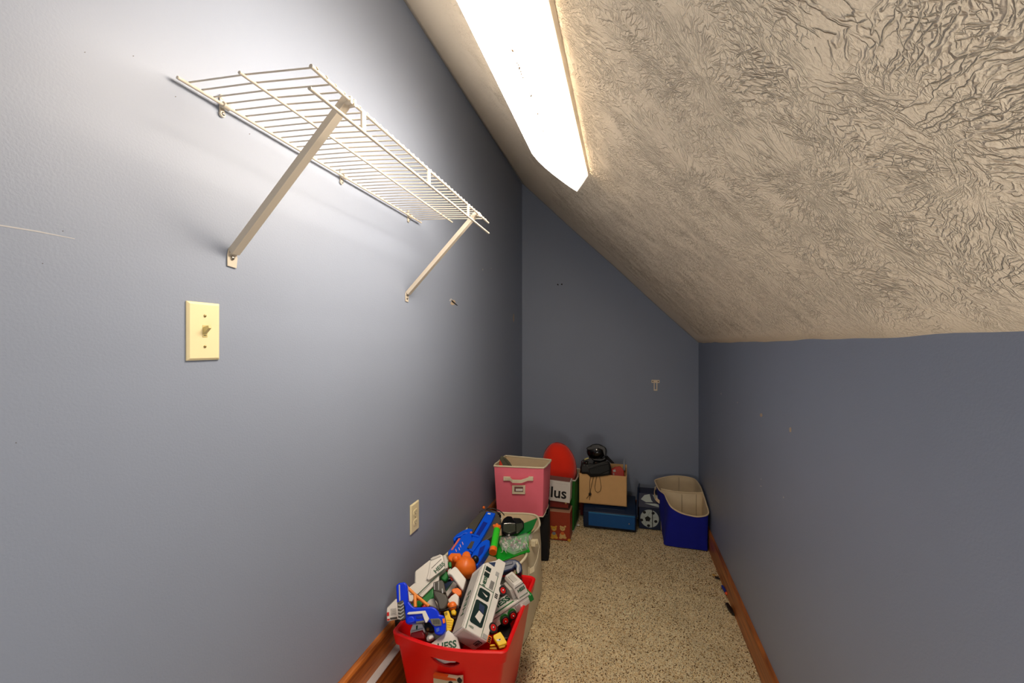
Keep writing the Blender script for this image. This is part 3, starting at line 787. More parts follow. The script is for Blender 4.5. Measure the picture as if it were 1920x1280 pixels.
# ---- small blue blaster standing grip-up
bl = Toy('toy_blaster', 'royal blue toy blaster with grey chevron grip pointing up, over the tote\'s left rim', 'toy blaster', (790, 1150), 0.425, (0.25, -0.75, 0.6))
bl.part('body', K(3, [(400, 500), (480, 480), (560, 590), (620, 622), (800, 612), (960, 605), (1035, 640), (1085, 700), (1110, 765), (1195, 780), (1240, 960), (1232, 1100), (1170, 1160), (1100, 1175), (1015, 1150), (990, 1010), (900, 900), (800, 905), (640, 925), (480, 960), (430, 930)]), BLUE2, .034, .0, .004)
bl.part('grip', K(3, [(235, 175), (300, 130), (400, 112), (445, 135), (465, 200), (482, 500), (430, 640), (380, 560), (255, 540)]), BLUE2, .030, .003, .005)
bl.part('grip_seam', K(3, [(292, 170), (318, 165), (330, 480), (300, 500)]), LGREY, .004, .0042, .0008)
cg = bl.part('grip_pad', K(3, [(262, 520), (385, 470), (405, 640), (435, 800), (425, 850), (330, 880), (285, 850)]), DGREY, .030, .006, .003)
for k in range(5):
    y = 540 + 68 * k
    bl.part('chevron', K(3, [(275, y + 22), (330, y + 30), (395, y - 20), (400, y), (335, y + 56), (275, y + 44)]), LGREY, .003, .0075, .0006, parent=cg)
bl.part('trigger_guard', K(3, [(455, 755), (490, 715), (825, 685), (905, 850), (855, 925), (825, 925), (780, 800), (765, 745), (500, 765)]), TWHITE, .010, .006, .0015)
bl.part('side_pod', K(3, [(450, 850), (500, 795), (580, 790), (620, 850), (640, 900), (480, 950), (430, 910)]), BLUE2, .012, .009, .004)
vp = bl.part('vent_panel', K(3, [(915, 850), (1100, 838), (1150, 900), (1150, 985), (1020, 1000), (960, 960)]), GREY, .008, .003, .001)
for r_ in range(3):
    for k in range(5): bl.part('vent_hole', K(3, [(985 + 27 * k, 872 + 30 * r_), (1000 + 27 * k, 870 + 30 * r_), (1000 + 27 * k, 888 + 30 * r_), (985 + 27 * k, 890 + 30 * r_)]), BLACKP, .001, .0036, 0, parent=vp)
bl.part('orange_button', K(3, [(1165, 850), (1212, 838), (1222, 930), (1180, 945)]), ORANGE, .004, .003, .001)
bl.part('muzzle_plate', K(3, [(1035, 1050), (1100, 1020), (1110, 1090), (1050, 1120)]), mat('pale_blue', (70, 100, 190), .3), .003, .0015, .0005)
bl.part('jam_door', K(3, [(640, 800), (770, 790), (780, 840), (650, 850)]), mat('deep_blue', (6, 38, 150), .35), .003, .0015, .0005)
bl.part('lower_rail', K(3, [(640, 905), (800, 880), (810, 915), (640, 945)]), GREY, .010, .003, .001)

# ---- small red and white car and a silver piece in the tote's front left
q = Toy('toy_car', 'small white and red toy car poking out at the tote\'s front left', 'toy vehicle', (785, 1185), 0.365, (0.1, -0.75, 0.65))
q.part('body', K(3, [(520, 1090), (575, 950), (760, 940), (810, 1060), (820, 1110), (760, 1150), (525, 1210)]), TWHITE, .05, 0, .003)
q.part('roof_mark', K(3, [(640, 990), (678, 980), (665, 1060), (640, 1065)]), DGREEN, .002, .001, 0)
q.part('bonnet', K(3, [(528, 1130), (770, 1065), (820, 1180), (800, 1260), (520, 1250)]), mat('deep_red', (150, 12, 20), .25), .04, .004, .004)
q.part('bumper_bar', K(3, [(525, 1110), (770, 1050), (775, 1068), (530, 1130)]), TWHITE2, .01, .006, .001)
q = Toy('black_toy_part', 'black round-nosed toy piece behind the small blue blaster\'s front end', 'toy part', (807, 1176), 0.37, (0.1, -0.75, 0.65))
q.part('housing', K(3, [(790, 925), (900, 890), (990, 960), (1010, 1080), (930, 1120), (830, 1090)]), BLACK, .03, .0, .004)
q.ball('lens', K(3, [(880, 1060)])[0], 3.0, mat('amber_lens', (120, 84, 40), .2), .004)
q = Toy('chrome_lamp', 'silvery round lamp piece lying at the tote\'s front left edge', 'toy part', (808, 1192), 0.368, (0.1, -0.75, 0.65))
q.part('lamp_rim', K(3, [(840, 1230), (880, 1170), (960, 1150), (1005, 1200), (980, 1250), (900, 1300), (850, 1300)]), LGREY, .02, 0, .004)
q.part('lamp_glass', K(3, [(880, 1225), (910, 1185), (960, 1175), (985, 1210), (950, 1250), (900, 1275)]), TWHITE, .004, .003, .002)
q = Toy('lettered_box', 'white card box with dark green lettering at the tote\'s front rim', 'box', (828, 1205), 0.352, (0.05, -0.6, 0.8))
q.part('box_body', K(1, [(510, 850), (640, 750), (700, 700), (800, 780), (830, 905), (820, 960), (600, 930)]), TWHITE, .03, 0, .002)
q.words('lettering', 'HESS', K(1, [(610, 890)])[0], K(1, [(760, 860)])[0], 14, DGREEN, .001, bold=.0008)

# ---- orange pieces
q = Toy('orange_tubes', 'orange Y-shaped toy tube frame beside the upright blue grip', 'toy part', (785, 1122), 0.40)
q.rod('long_tube', K(3, [(440, 200), (620, 370), (900, 600)]), 2.6, LORANGE, .02)
q.rod('short_tube', K(3, [(620, 375), (625, 620)]), 2.9, LORANGE, .021)
q = Toy('grey_blaster_grip', 'dark grey toy grip with open end standing up in the tote', 'toy part', (825, 1112), 0.415)
q.part('grip_shell', K(3, [(975, 270), (1090, 290), (1180, 330), (1250, 370), (1290, 480), (1255, 590), (1210, 660), (1130, 680), (1080, 640), (1060, 500), (1000, 400)]), DGREY, .030, .016, .007)
q.part('grip_neck', K(3, [(980, 120), (1090, 80), (1160, 70), (1195, 120), (1230, 330), (1100, 310), (985, 280)]), DGREY, .024, .013, .003)
q.part('neck_opening', K(3, [(1010, 150), (1080, 120), (1085, 265), (1015, 265)]), mat('recess_grey', (48, 46, 40), .5), .002, .0136, .0004)
q.part('neck_rail', K(3, [(995, 135), (1012, 130), (1018, 270), (1000, 272)]), LGREY, .003, .0145, .0005)
q.part('neck_rail', K(3, [(1082, 105), (1100, 98), (1100, 270), (1084, 275)]), LGREY, .003, .0145, .0005)
q.part('highlight_strip', K(3, [(1150, 250), (1175, 240), (1185, 330), (1160, 345)]), LGREY, .002, .0168, .0005)
q = Toy('white_magazine', 'white curved toy clip lying across the middle of the tote', 'toy part', (857, 1084), 0.43)
q.part('clip_body', K(4, [(1010, 690), (1060, 620), (1190, 525), (1240, 560), (1460, 830), (1400, 1060), (1370, 1110), (1200, 880), (1100, 740)]), TWHITE, .028, .024, .004)
q.part('clip_end', K(4, [(1005, 700), (1030, 600), (1090, 570), (1110, 620), (1060, 720), (1040, 740)]), TWHITE2, .020, .022, .002)
q.part('clip_inside', K(4, [(1045, 740), (1095, 735), (1150, 850), (1100, 860)]), RED2, .01, .005, .001)
q = Toy('green_bottle', 'green rounded toy piece below the white truck cab', 'toy part', (832, 1078), 0.405)
q.part('bottle', K(4, [(825, 800), (870, 680), (960, 600), (1010, 640), (1020, 800), (960, 890), (880, 860)]), GREEN, .028, .024, .007)
q = Toy('orange_block', 'orange angular toy block between the white clip and the motorhome', 'toy part', (856, 1108), 0.405)
q.part('block', K(4, [(1110, 1080), (1160, 1050), (1260, 1040), (1350, 1110), (1340, 1200), (1290, 1240), (1180, 1190), (1120, 1140)]), ORANGE, .025, .018, .003)
q = Toy('white_helmet', 'white rounded toy piece under the orange block', 'toy part', (853, 1124), 0.39)
q.part('shell', K(3, [(1270, 470), (1350, 380), (1430, 330), (1500, 400), (1480, 590), (1340, 560), (1280, 520)]), TWHITE, .03, .018, .006)
q = Toy('striped_rail', 'white toy rail with a thin green stripe behind the grey grip', 'toy part', (846, 1098), 0.39)
q.part('rail', K(4, [(960, 1110), (1140, 870), (1230, 960), (1220, 1010), (1060, 1190), (1010, 1260)]), TWHITE, .02, .0, .002)
q.part('stripe', K(4, [(965, 1100), (1150, 870), (1160, 880), (985, 1140)]), DGREEN, .002, .001, 0)
q = Toy('toy_figure', 'orange and brown toy figure beside the motorhome roof', 'toy figure', (848, 1134), 0.39)
q.ball('head', K(3, [(1370, 600)])[0], 7.5, ORANGE, .004)
q.ball('ear', K(3, [(1285, 570)])[0], 3.6, ORANGE, .004)
q.part('snout', K(3, [(1330, 690), (1390, 640), (1450, 700), (1430, 780), (1350, 770)]), YELLOW, .012, .010, .004)
for p in ((1345, 600), (1400, 585)): q.ball('eye', K(3, [p])[0], 1.3, BLACKP, .014)
q.part('body', K(3, [(1310, 720), (1440, 690), (1440, 850), (1380, 870), (1320, 800)]), mat('dark_brown_toy', (66, 46, 34), .5), .02, -.002, .004)
q = Toy('black_cable', 'thin black cable crossing behind the motorhome roof', 'cable', (842, 1141), 0.405)
q.rod('cable_run', K(3, [(1080, 690), (1180, 685), (1300, 640), (1500, 595)]), .55, BLACK, .018)
q = Toy('yellow_ladder', 'yellow flat toy piece between the blue blaster and motorhome', 'toy part', (842, 1165), 0.385)
q.part('plate', K(3, [(1195, 710), (1290, 680), (1310, 740), (1330, 820), (1395, 855), (1370, 960), (1340, 1070), (1250, 1115), (1245, 950)]), YELLOW, .012, .006, .002)
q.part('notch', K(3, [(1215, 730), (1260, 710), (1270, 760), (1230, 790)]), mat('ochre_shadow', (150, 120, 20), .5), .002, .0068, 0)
for k in range(4): q.part('rib', K(3, [(1255 + 4 * k, 870 + 45 * k), (1370 - 6 * k, 880 + 45 * k), (1370 - 6 * k, 888 + 45 * k), (1255 + 4 * k, 878 + 45 * k)]), mat('yellow_dark', (205, 160, 8), .4), .002, .007, 0)
q = Toy('yellow_block', 'yellow block-shaped toy in the tote\'s front right corner', 'toy part', (938, 1200), 0.375)
q.part('block', K(9, [(1265, 90), (1380, 30), (1440, 120), (1490, 210), (1460, 235), (1350, 265), (1310, 200), (1265, 130)]), YELLOW, .025, .012, .002)
q.part('block_base', K(9, [(1350, 262), (1465, 232), (1455, 280), (1360, 305)]), mat('yellow_dark', (205, 160, 8), .4), .02, .008, .002)
q.part('face_print', K(9, [(1315, 160), (1390, 150), (1380, 180), (1330, 190)]), TWHITE, .001, .0128, 0)
q.part('face_print', K(9, [(1355, 152), (1388, 148), (1380, 168), (1362, 172)]), BLACKP, .001, .0134, 0)
q = Toy('yellow_bar', 'yellow bar half hidden below the motorhome tail lamps', 'toy part', (922, 1210), 0.362)
q.part('bar', K(9, [(1205, 245), (1290, 235), (1300, 262), (1215, 272)]), YELLOW, .01, .004, .002)
q.part('bar_foot', K(9, [(1205, 290), (1320, 280), (1330, 330), (1200, 320)]), mat('ochre_toy', (190, 140, 20), .4), .012, .0, .003)
q = Toy('red_toy_ball', 'dark red toy piece under the crossing orange tubes', 'toy part', (790, 1133), 0.37)
q.part('piece', K(3, [(660, 560), (780, 520), (850, 600), (820, 640), (650, 630)]), RED2, .02, .01, .004)
q = Toy('silver_wheel', 'crumpled pale grey toy part beside the dark grey grip', 'toy part', (806, 1128), 0.38)
q.part('piece', K(3, [(850, 520), (920, 450), (1000, 430), (1060, 560), (1070, 650), (950, 600), (880, 590)]), TWHITE2, .02, .012, .004)
# invented filler pieces, mostly dark, standing in for the shade between visible toys
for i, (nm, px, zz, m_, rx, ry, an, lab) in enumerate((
    ('filler_disc', (760, 1160), .325, BLACK, 30, 16, .3, 'black disc added for shade deep in the tote below the upright blue grip'),
    ('filler_tray', (800, 1160), .315, DGREY, 38, 20, -.5, 'dark grey tray added for shade under the small blue blaster'),
    ('filler_ramp', (822, 1130), .345, TWHITE2, 34, 12, -.8, 'pale grey filler ramp added between the orange tubes and grey grip'),
    ('filler_shell', (850, 1150), .340, BLACK, 36, 24, .8, 'black shell added for shade left of the motorhome'),
    ('filler_hull', (835, 1095), .350, NAVY, 40, 18, -.7, 'navy hull added for shade behind the grey grip'),
    ('filler_slate', (868, 1110), .355, BLACK, 26, 40, .3, 'black slate added for shade beside the motorhome roof'),
    ('filler_floor', (950, 1130), .310, NAVY, 30, 40, .5, 'navy piece added for shade between the motorhome and flatbed truck'),
    ('filler_block', (945, 1180), .300, BLACK, 18, 26, .2, 'black toy block deep in the tote\'s front right corner'),
    ('filler_track', (895, 1100), .340, DGREY, 40, 26, .9, 'dark grey track added for shade beneath the motorhome'),
    ('filler_board', (850, 1075), .370, BLACK, 46, 12, -.3, 'black toy board along the tote\'s back rim'),
    ('filler_slab', (950, 1088), .352, DGREY, 44, 12, -.1, 'dark grey toy slab at the tote\'s back rim behind the motorhome'),
    ('filler_plank', (830, 1190), .315, DGREY, 60, 16, .15, 'dark grey plank added for shade deep in the tote behind its front rim'))):
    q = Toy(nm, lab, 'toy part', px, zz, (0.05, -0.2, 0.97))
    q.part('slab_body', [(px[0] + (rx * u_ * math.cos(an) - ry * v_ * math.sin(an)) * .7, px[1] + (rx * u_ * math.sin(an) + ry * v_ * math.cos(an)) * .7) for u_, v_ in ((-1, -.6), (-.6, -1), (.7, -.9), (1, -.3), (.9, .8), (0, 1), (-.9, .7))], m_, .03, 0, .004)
q = Toy('green_brick', 'green toy piece under the white truck\'s tank', 'toy part', (785, 1140), 0.375)
q.part('piece', K(3, [(520, 560), (700, 470), (800, 500), (720, 620), (560, 620)]), GREEN, .02, .004, .003)

# ================================================================== BEIGE HAMPER BEHIND THE TOTE
t = thing('canvas_hamper', 'cream canvas hamper with side handle between the red tote and pink bin', 'hamper', (0.22, 2.02, 0.006))
path = [(.06, 1.74), (.20, 1.72), (.33, 1.735), (.385, 1.77), (.412, 1.83), (.405, 1.90), (.378, 1.96), (.372, 2.02), (.392, 2.10), (.402, 2.18), (.392, 2.25), (.35, 2.31), (.22, 2.32), (.07, 2.31), (.05, 2.2), (.05, 2.0), (.05, 1.85)]
def catmull(pts, n=5):
    out = []; L = len(pts)
    for i in range(L):
        p0, p1, p2, p3 = [Vector(pts[(i + k - 1) % L]) for k in range(4)]
        for j in range(n):
            q = j / n
            out.append(0.5 * ((2 * p1) + (-p0 + p2) * q + (2 * p0 - 5 * p1 + 4 * p2 - p3) * q * q + (-p0 + 3 * p1 - 3 * p2 + p3) * q ** 3))
    return out
rim = catmull(path)
base = catmull([(.06, 1.76), (.20, 1.75), (.33, 1.76), (.395, 1.78), (.412, 1.84), (.414, 1.90), (.414, 1.96), (.412, 2.02), (.41, 2.10), (.408, 2.18), (.40, 2.25), (.36, 2.29), (.22, 2.30), (.07, 2.29), (.05, 2.2), (.05, 2.0), (.05, 1.85)])
rim = [Vector((p.x * .945, p.y)) for p in rim]; base = [Vector((p.x * .955, p.y)) for p in base]
def hz(i): return 0.352 + 0.006 * math.sin(i * .37)
def lerp(a, b, q): return a + (b - a) * q
ctr = Vector((.22, 2.02))
def hl(q, z, ins=0.0, wob=0.0):
    out = []
    for i, (a, b_) in enumerate(zip(rim, base)):
        p = lerp(b_, a, q)
        d = (ctr - p).normalized() * ins
        p = p + d + Vector((math.sin(i * .9 + z * 30), math.cos(i * .7 + z * 20))) * wob
        out.append(Vector((p.x, p.y, z if z < .34 else hz(i))))
    return out
m = MB(); m.loft([hl(0, .008), hl(.05, .08, 0, .001), hl(.15, .16, 0, .002), hl(.45, .24, 0, .002), hl(.8, .31, 0, .001), hl(1, .35)], True, False)
put('canvas_body', m, CREAM, t, smooth=True)
m = MB(); m.loft([hl(0, .02, .012), hl(.15, .16, .01), hl(.8, .31, .01), hl(1, .35, .003)], True, False)
put('lining', m, CANVAS_IN, t, smooth=True)
m = MB(); m.tube(hl(1, .35), .0055, 8, closed=True); put('rim_piping', m, CREAM, t, smooth=True)
m = MB(); hpth = [(.362, 2.06, .325), (.396, 2.07, .328), (.412, 2.03, .310), (.414, 1.98, .285), (.406, 1.94, .262), (.388, 1.925, .255)]
hb = []
for i, p in enumerate(hpth):
    p = Vector(p); hb.append([p + Vector((0, 0, .011)), p + Vector((.002, 0, .011)), p + Vector((.003, -.004, -.011)), p + Vector((.001, -.004, -.011))])
m.loft(hb); put('handle', m, CREAM, t, bevel=.0008, sub=0)
for k, (y, z) in enumerate(((2.065, .320), (1.925, .255))):
    m = MB(); m.box((.368, y - .012, z - .014), (.390, y + .012, z + .014)); put('handle_patch', m, CREAM, t, bevel=.002)
for k in range(9):
    yy = 1.745 + .0
    m = MB(); x = .30 + k * .011
    m.box((x, yy + .012 + .002 * k, .10), (x + .004, yy + .016 + .002 * k, .335)); put('lining_stripe', m, TWHITE if k % 2 else LGREEN, t, smooth=False)

# ---- big blue blaster lying over the hamper
n2 = (0.06, -0.30, 0.95)
bb = Toy('toy_blaster', 'big blue toy blaster with grey barrel lying across the cream hamper', 'toy blaster', (880, 1010), 0.44, n2)
bb.part('barrel', K(2, [(600, 300), (650, 275), (830, 285), (905, 400), (850, 560), (760, 650), (690, 700), (580, 740), (500, 600), (440, 530), (420, 500)]), DGREY, .045, -.004, .005)
bb.part('rail', K(2, [(690, 285), (820, 312), (762, 440), (600, 720), (500, 860), (440, 830), (500, 620), (600, 430)]), BLUE, .02, .010, .003)
rb = bb.part('rail_channel', K(2, [(650, 430), (710, 450), (590, 640), (540, 620)]), mat('deep_blue', (6, 38, 150), .35), .002, .0108, .0006)
bb.part('rail_seam', K(2, [(600, 430), (690, 290), (697, 292), (505, 612), (498, 606)]), BLACK, .01, .0112, 0)
bb.part('rail_cross', K(2, [(490, 600), (590, 625), (580, 650), (480, 625)]), BLUE, .006, .014, .0008)
bb.part('body', K(2, [(440, 560), (500, 600), (560, 640), (500, 860), (460, 900), (150, 900), (150, 850), (225, 760), (320, 660), (345, 620), (420, 590)]), BLUE, .05, .004, .005)
bb.part('stock_loop', K(2, [(230, 700), (222, 665), (270, 610), (350, 560), (440, 525), (500, 535), (480, 590), (380, 600), (330, 640), (270, 655), (250, 700)]), BLUE, .03, .002, .004)
bb.part('orange_strip', K(2, [(190, 832), (300, 665), (328, 668), (215, 830)]), mat('salmon_strip', (226, 112, 84), .4), .004, .0065, .001)
for i, (x, y) in enumerate(((262, 838), (305, 815), (322, 775), (355, 738))):
    bb.part('slash_mark', K(2, [(x - 8, y - 18), (x + 2, y - 20), (x + 14, y + 18), (x + 4, y + 20)]), mat('pink_print', (226, 170, 200), .5), .001, .0052, 0)
bb.part('window', K(2, [(478, 708), (524, 712), (480, 815), (418, 800)]), DGREY, .003, .011, .0006)
bb.part('foregrip', K(2, [(575, 760), (620, 710), (690, 675), (742, 690), (742, 770), (640, 930), (560, 1060), (470, 930), (500, 860)]), BLUE, .045, .006, .006)
bb.part('foregrip_panel', K(2, [(600, 800), (680, 760), (640, 870), (560, 960)]), mat('deep_blue', (6, 38, 150), .35), .003, .0072, .001)
bb.part('top_badge', K(2, [(715, 308), (755, 318), (745, 335), (708, 325)]), TWHITE, .001, .0106, 0)
bb.ball('muzzle_knob', K(2, [(478, 590)])[0], 2.4, mat('salmon_strip', (226, 112, 84), .4), .006)
bb.part('drum_grip', K(2, [(320, 960), (360, 860), (410, 832), (455, 850), (475, 905), (450, 990), (520, 1040), (300, 1080), (260, 1030)]), ORANGE, .05, .020, .008)
bb.part('drum_handle', K(2, [(150, 920), (195, 872), (320, 872), (340, 900), (330, 985), (290, 1010), (210, 990), (160, 960)]), ORANGE, .03, .014, .004)
bb.ball('drum_knob', K(2, [(262, 962)])[0], 6.2, ORANGE, .020)
bb.ball('drum', K(2, [(395, 1090)])[0], 18.5, ORANGE, .0, fn=lambda d: 1 + .07 * max(0, math.sin(d.x * 23) * math.sin(d.y * 23 + .5) + .4 * math.sin(d.z * 21 + 1)))
bb.ball('front_cap', K(2, [(535, 965)])[0], 6.5, BLACK, .016)
# ---- darts launcher with black strap behind it
q = Toy('bungee_cord', 'black bungee cord with orange ball end above the big blue blaster', 'cord', (907, 951), 0.42, (0.2, -.5, .8))
q.ball('ball', K(2, [(656, 235)])[0], 2.7, ORANGE, .02)
q.rod('cord', K(2, [(596, 300), (620, 280), (665, 285), (705, 250), (790, 248), (870, 275), (920, 310), (945, 345)]), .9, BLACK, .012)
q.rod('cord', K(2, [(700, 262), (770, 285), (840, 300), (890, 320)]), 1.6, BLACK, .008)
q.ball('stopper', K(2, [(862, 360)])[0], 5.6, GLOSSB, .01)
q.rod('tip', K(2, [(905, 350), (912, 375), (895, 405)]), .8, TWHITE, .014)
q = Toy('green_tube', 'bright green toy tube with orange ends standing beside the big blaster', 'toy part', (930, 1008), 0.42, n2)
q.rod('tube', K(2, [(840, 545), (790, 830)]), 6.3, BGREEN, .03, 24)
for a, b_ in (((845, 515), (838, 550)), ((792, 815), (782, 870))): q.rod('end_cap', K(2, [a, b_]), 6.9, ORANGE, .03, 24)
for dx, dy in ((-38, -8), (0, -22), (36, 2), (-4, 12)): q.ball('cap_lobe', K(2, [(840 + dx, 500 + dy)])[0], 3.0, ORANGE, .034)
for k in range(5): q.part('tick_mark', K(2, [(822 - 8 * k, 575 + 45 * k), (858 - 8 * k, 580 + 45 * k), (857 - 8 * k, 586 + 45 * k), (821 - 8 * k, 581 + 45 * k)]), TWHITE, .001, .0415, 0)
q = Toy('black_goggles', 'glossy black toy goggles on top of the cream hamper', 'goggles', (956, 983), 0.41, n2)
q.part('front_shell', K(2, [(900, 450), (930, 385), (985, 345), (1050, 350), (1105, 425), (1112, 580), (1030, 630), (960, 630), (905, 590)]), GLOSSB, .05, .02, .007)
q.part('face_plate', K(2, [(930, 455), (1100, 455), (1105, 560), (1010, 600), (925, 560)]), mat('olive_grey_plastic', (62, 66, 54), .25), .01, .024, .004)
q.part('back_shell', K(2, [(1060, 370), (1170, 375), (1222, 430), (1222, 495), (1150, 580), (1105, 610), (1100, 430)]), BLACK, .04, .006, .006)
q.part('side_pad', K(2, [(1110, 460), (1200, 445), (1215, 500), (1140, 590), (1112, 590)]), mat('olive_grey_plastic', (62, 66, 54), .25), .01, .012, .003)
q.rod('chrome_trim', K(2, [(940, 462), (1020, 456), (1100, 462)]), .7, CHROME, .026)
q = Toy('green_foam_sheet', 'green folded foam sheet lying in the hamper under the clear bag', 'foam sheet', (960, 1020), 0.372, (0.03, -0.12, 0.99))
q.part('sheet', K(2, [(1412, 380), (1345, 520), (1290, 640), (1290, 800), (1308, 850), (1180, 885), (1060, 930), (875, 1000), (820, 920), (690, 880), (740, 800), (880, 630), (1080, 612), (1230, 450)]), LGREEN, .006, .0, .0015)
q.part('folded_flap', K(2, [(1412, 380), (1345, 530), (1250, 592), (1010, 640), (1080, 612), (1225, 450)]), GREEN, .006, .008, .0015)
# clear bag of bits
q = Toy('clear_bag', 'clear plastic bag of small mixed pieces on the green foam sheet', 'plastic bag', (965, 1018), 0.385, (0.03, -0.2, 0.97))
rnd = random.Random(11)
cols = [TWHITE, mat('bit_tan', (176, 150, 128), .5), mat('bit_mauve', (150, 112, 110), .5), TWHITE2, mat('bit_brown', (112, 66, 48), .5), LGREY, mat('bit_lime', (150, 200, 90), .5)]
for k in range(46):
    a = (rnd.uniform(885, 1270), rnd.uniform(650, 850))
    if a[1] > 850 - abs(a[0] - 1090) * .35: continue
    d = rnd.uniform(14, 34); an = rnd.uniform(0, 3.1)
    pts = [(a[0] + d * math.cos(an + j * 1.57) * (1 if j % 2 else .5), a[1] + d * math.sin(an + j * 1.57) * (1 if j % 2 else .5)) for j in range(4)]
    q.part('piece', K(2, pts), rnd.choice(cols), .006, rnd.uniform(.004, .014), .001)
bgm = MB(); outl = K(2, [(862, 740), (880, 650), (1010, 635), (1120, 635), (1250, 590), (1340, 620), (1345, 670), (1275, 750), (1282, 830), (1080, 912), (900, 835)])
cen = K(2, [(1080, 740)])[0]
loops = []
for sc, lf in ((1.0, .0), (.92, .014), (.75, .022), (.5, .026), (.2, .028)):
    loops.append([q.w((cen[0] + (p[0] - cen[0]) * sc, cen[1] + (p[1] - cen[1]) * sc), lf + rnd.uniform(-.003, .003)) for p in outl])
bgm.loft(loops, False, True)
put('bag_film', bgm, CLEAR, q.o, smooth=False)
for k in range(16):
    a = (rnd.uniform(900, 1300), rnd.uniform(620, 830))
    q.rod('bag_crease', K(2, [a, (a[0] + rnd.uniform(-30, 30), a[1] + rnd.uniform(20, 50)), (a[0] + rnd.uniform(-30, 30), a[1] + rnd.uniform(50, 80))]), .35, TWHITE, .028, 5)
q = Toy('navy_blaster_grip', 'navy toy blaster grip with silver strip above the motorhome nose', 'toy blaster', (957, 1062), 0.40)
q.part('grip', K(2, [(848, 1085), (870, 1035), (930, 990), (1010, 962), (1100, 960), (1150, 985), (1190, 1030), (1200, 1110), (1185, 1160), (1130, 1150), (1100, 1060), (1060, 1110), (960, 1140), (925, 1150)]), NAVY, .035, .02, .006)
q.part('grip_panel', K(2, [(880, 1060), (950, 1010), (1060, 985), (1070, 1030), (960, 1060), (900, 1090)]), mat('navy_dark', (28, 42, 74), .4), .004, .022, .002)
q.part('silver_strip', K(2, [(1105, 1010), (1130, 1005), (1160, 1050), (1150, 1100), (1160, 1150), (1130, 1165), (1115, 1110), (1125, 1060)]), LGREY, .004, .0225, .001)

# ================================================================== BLACK BIN, PINK BIN
def cubebin(name, label, corners_b, corners_t, z0, z1, m, lin_m, piping, parts=True, wob=.002):
    """open-topped fabric cube; corners counter-clockwise from front left"""
    def loop(q, ins, n=9, z=None):
        cs = [Vector(b_).lerp(Vector(a), q) for b_, a in zip(corners_b, corners_t)]
        ctr = sum(cs, Vector((0, 0))) / 4
        out = []
        for i in range(4):
            a, b_ = cs[i], cs[(i + 1) % 4]
            for k in range(n):
                p = a.lerp(b_, k / n)
                edge = (b_ - a).normalized(); nr = Vector((edge.y, -edge.x))
                bulge = math.sin(math.pi * k / n) * math.sin(math.pi * min(1, max(0, q))) * .006 + wob * math.sin(k * 1.9 + i * 2 + q * 7) * math.sin(math.pi * k / n)
                if k == 0: p = p + (ctr - p).normalized() * .004
                p = p + nr * (bulge - ins)
                out.append(Vector((p.x, p.y, z0 + (z1 - z0) * q if z is None else z)))
        return out
    cx = sum(c[0] for c in corners_b) / 4; cy = sum(c[1] for c in corners_b) / 4
    t = thing(name, label, 'fabric bin', (cx, cy, z0))
    m1 = MB(); m1.loft([loop(q / 8, 0) for q in range(9)], True, False); put('outer_fabric', m1, m, t, smooth=True)
    m1 = MB(); m1.loft([loop(.02, .006), loop(.5, .006), loop(1, .002)], True, False); put('lining', m1, lin_m, t, smooth=True)
    m1 = MB(); m1.tube(loop(1, -.001), .005, 8, closed=True); put('rim_piping', m1, piping, t, smooth=True)
    m1 = MB(); m1.tube(loop(0.008, -.001), .003, 6, closed=True); put('base_piping', m1, piping, t, smooth=True)
    return t
cubebin('black_fabric_bin', 'black fabric cube bin on the carpet under the pink bin', [(.072, 2.51), (.366, 2.545), (.329, 2.80), (.052, 2.77)], [(.072, 2.51), (.366, 2.545), (.329, 2.80), (.052, 2.77)], .006, .272, BLACKC, BLACKC, BLACKC)
pb = [(.073, 2.468), (.346, 2.490), (.342, 2.70), (.060, 2.72)]
pt = [(.062, 2.445), (.354, 2.476), (.366, 2.66), (.067, 2.69)]
t = cubebin('pink_fabric_bin', 'pink fabric cube bin with beige rim and handle atop the black bin', pb, pt, .278, .566, PINK, CANVAS_IN, CREAM)
yF = 2.466
def fp(p, y=yF):
    o_ = y - yF
    return on_plane(p, Vector((.20, 2.447 + o_, .566)), Vector((.095, -1, -.07)))
# strap handle
ends = K(7, [(268, 470), (345, 470), (380, 487), (480, 490), (550, 472), (608, 472)])
m = MB(); lps = []
for i, (p, dy) in enumerate(zip(ends, (0, -.004, -.018, -.018, -.004, 0))):
    c = fp(p) + Vector((0, dy, 0)); hh = .0095
    lps.append([c + Vector((0, 0, hh)), c + Vector((0, -.003, hh)), c + Vector((0, -.003, -hh)), c + Vector((0, 0, -hh))])
m.loft(lps); put('handle', m, CREAM, t, bevel=.001)
for a, b_ in (((268, 345)), ((555, 608))):
    p, q_ = fp(K(7, [(a, 445)])[0]), fp(K(7, [(b_, 495)])[0])
    m = MB(); m.prism([p + Vector((0, -.003, 0)), Vector((q_.x, q_.y - .003, p.z)), q_ + Vector((0, -.003, 0)), Vector((p.x, p.y - .003, q_.z))], (0, .009, 0)); put('handle_patch', m, CREAM, t, bevel=.001)
def slab(name, K7, y, th, mm, par=t):
    ps = [fp(p, y) for p in K(7, K7)]
    return put(name, MB().prism(ps, (0, th, 0)), mm, par, bevel=.0008)
slab('label_patch', [(367, 548), (515, 548), (515, 648), (367, 645)], yF - .003, .01, CREAM)
slab('label_frame', [(392, 562), (492, 564), (492, 620), (392, 618)], yF - .0045, .004, mat('label_wine', (120, 80, 76), .5))
slab('label_card', [(408, 585), (488, 585), (488, 612), (408, 612)], yF - .0055, .003, PAPER)
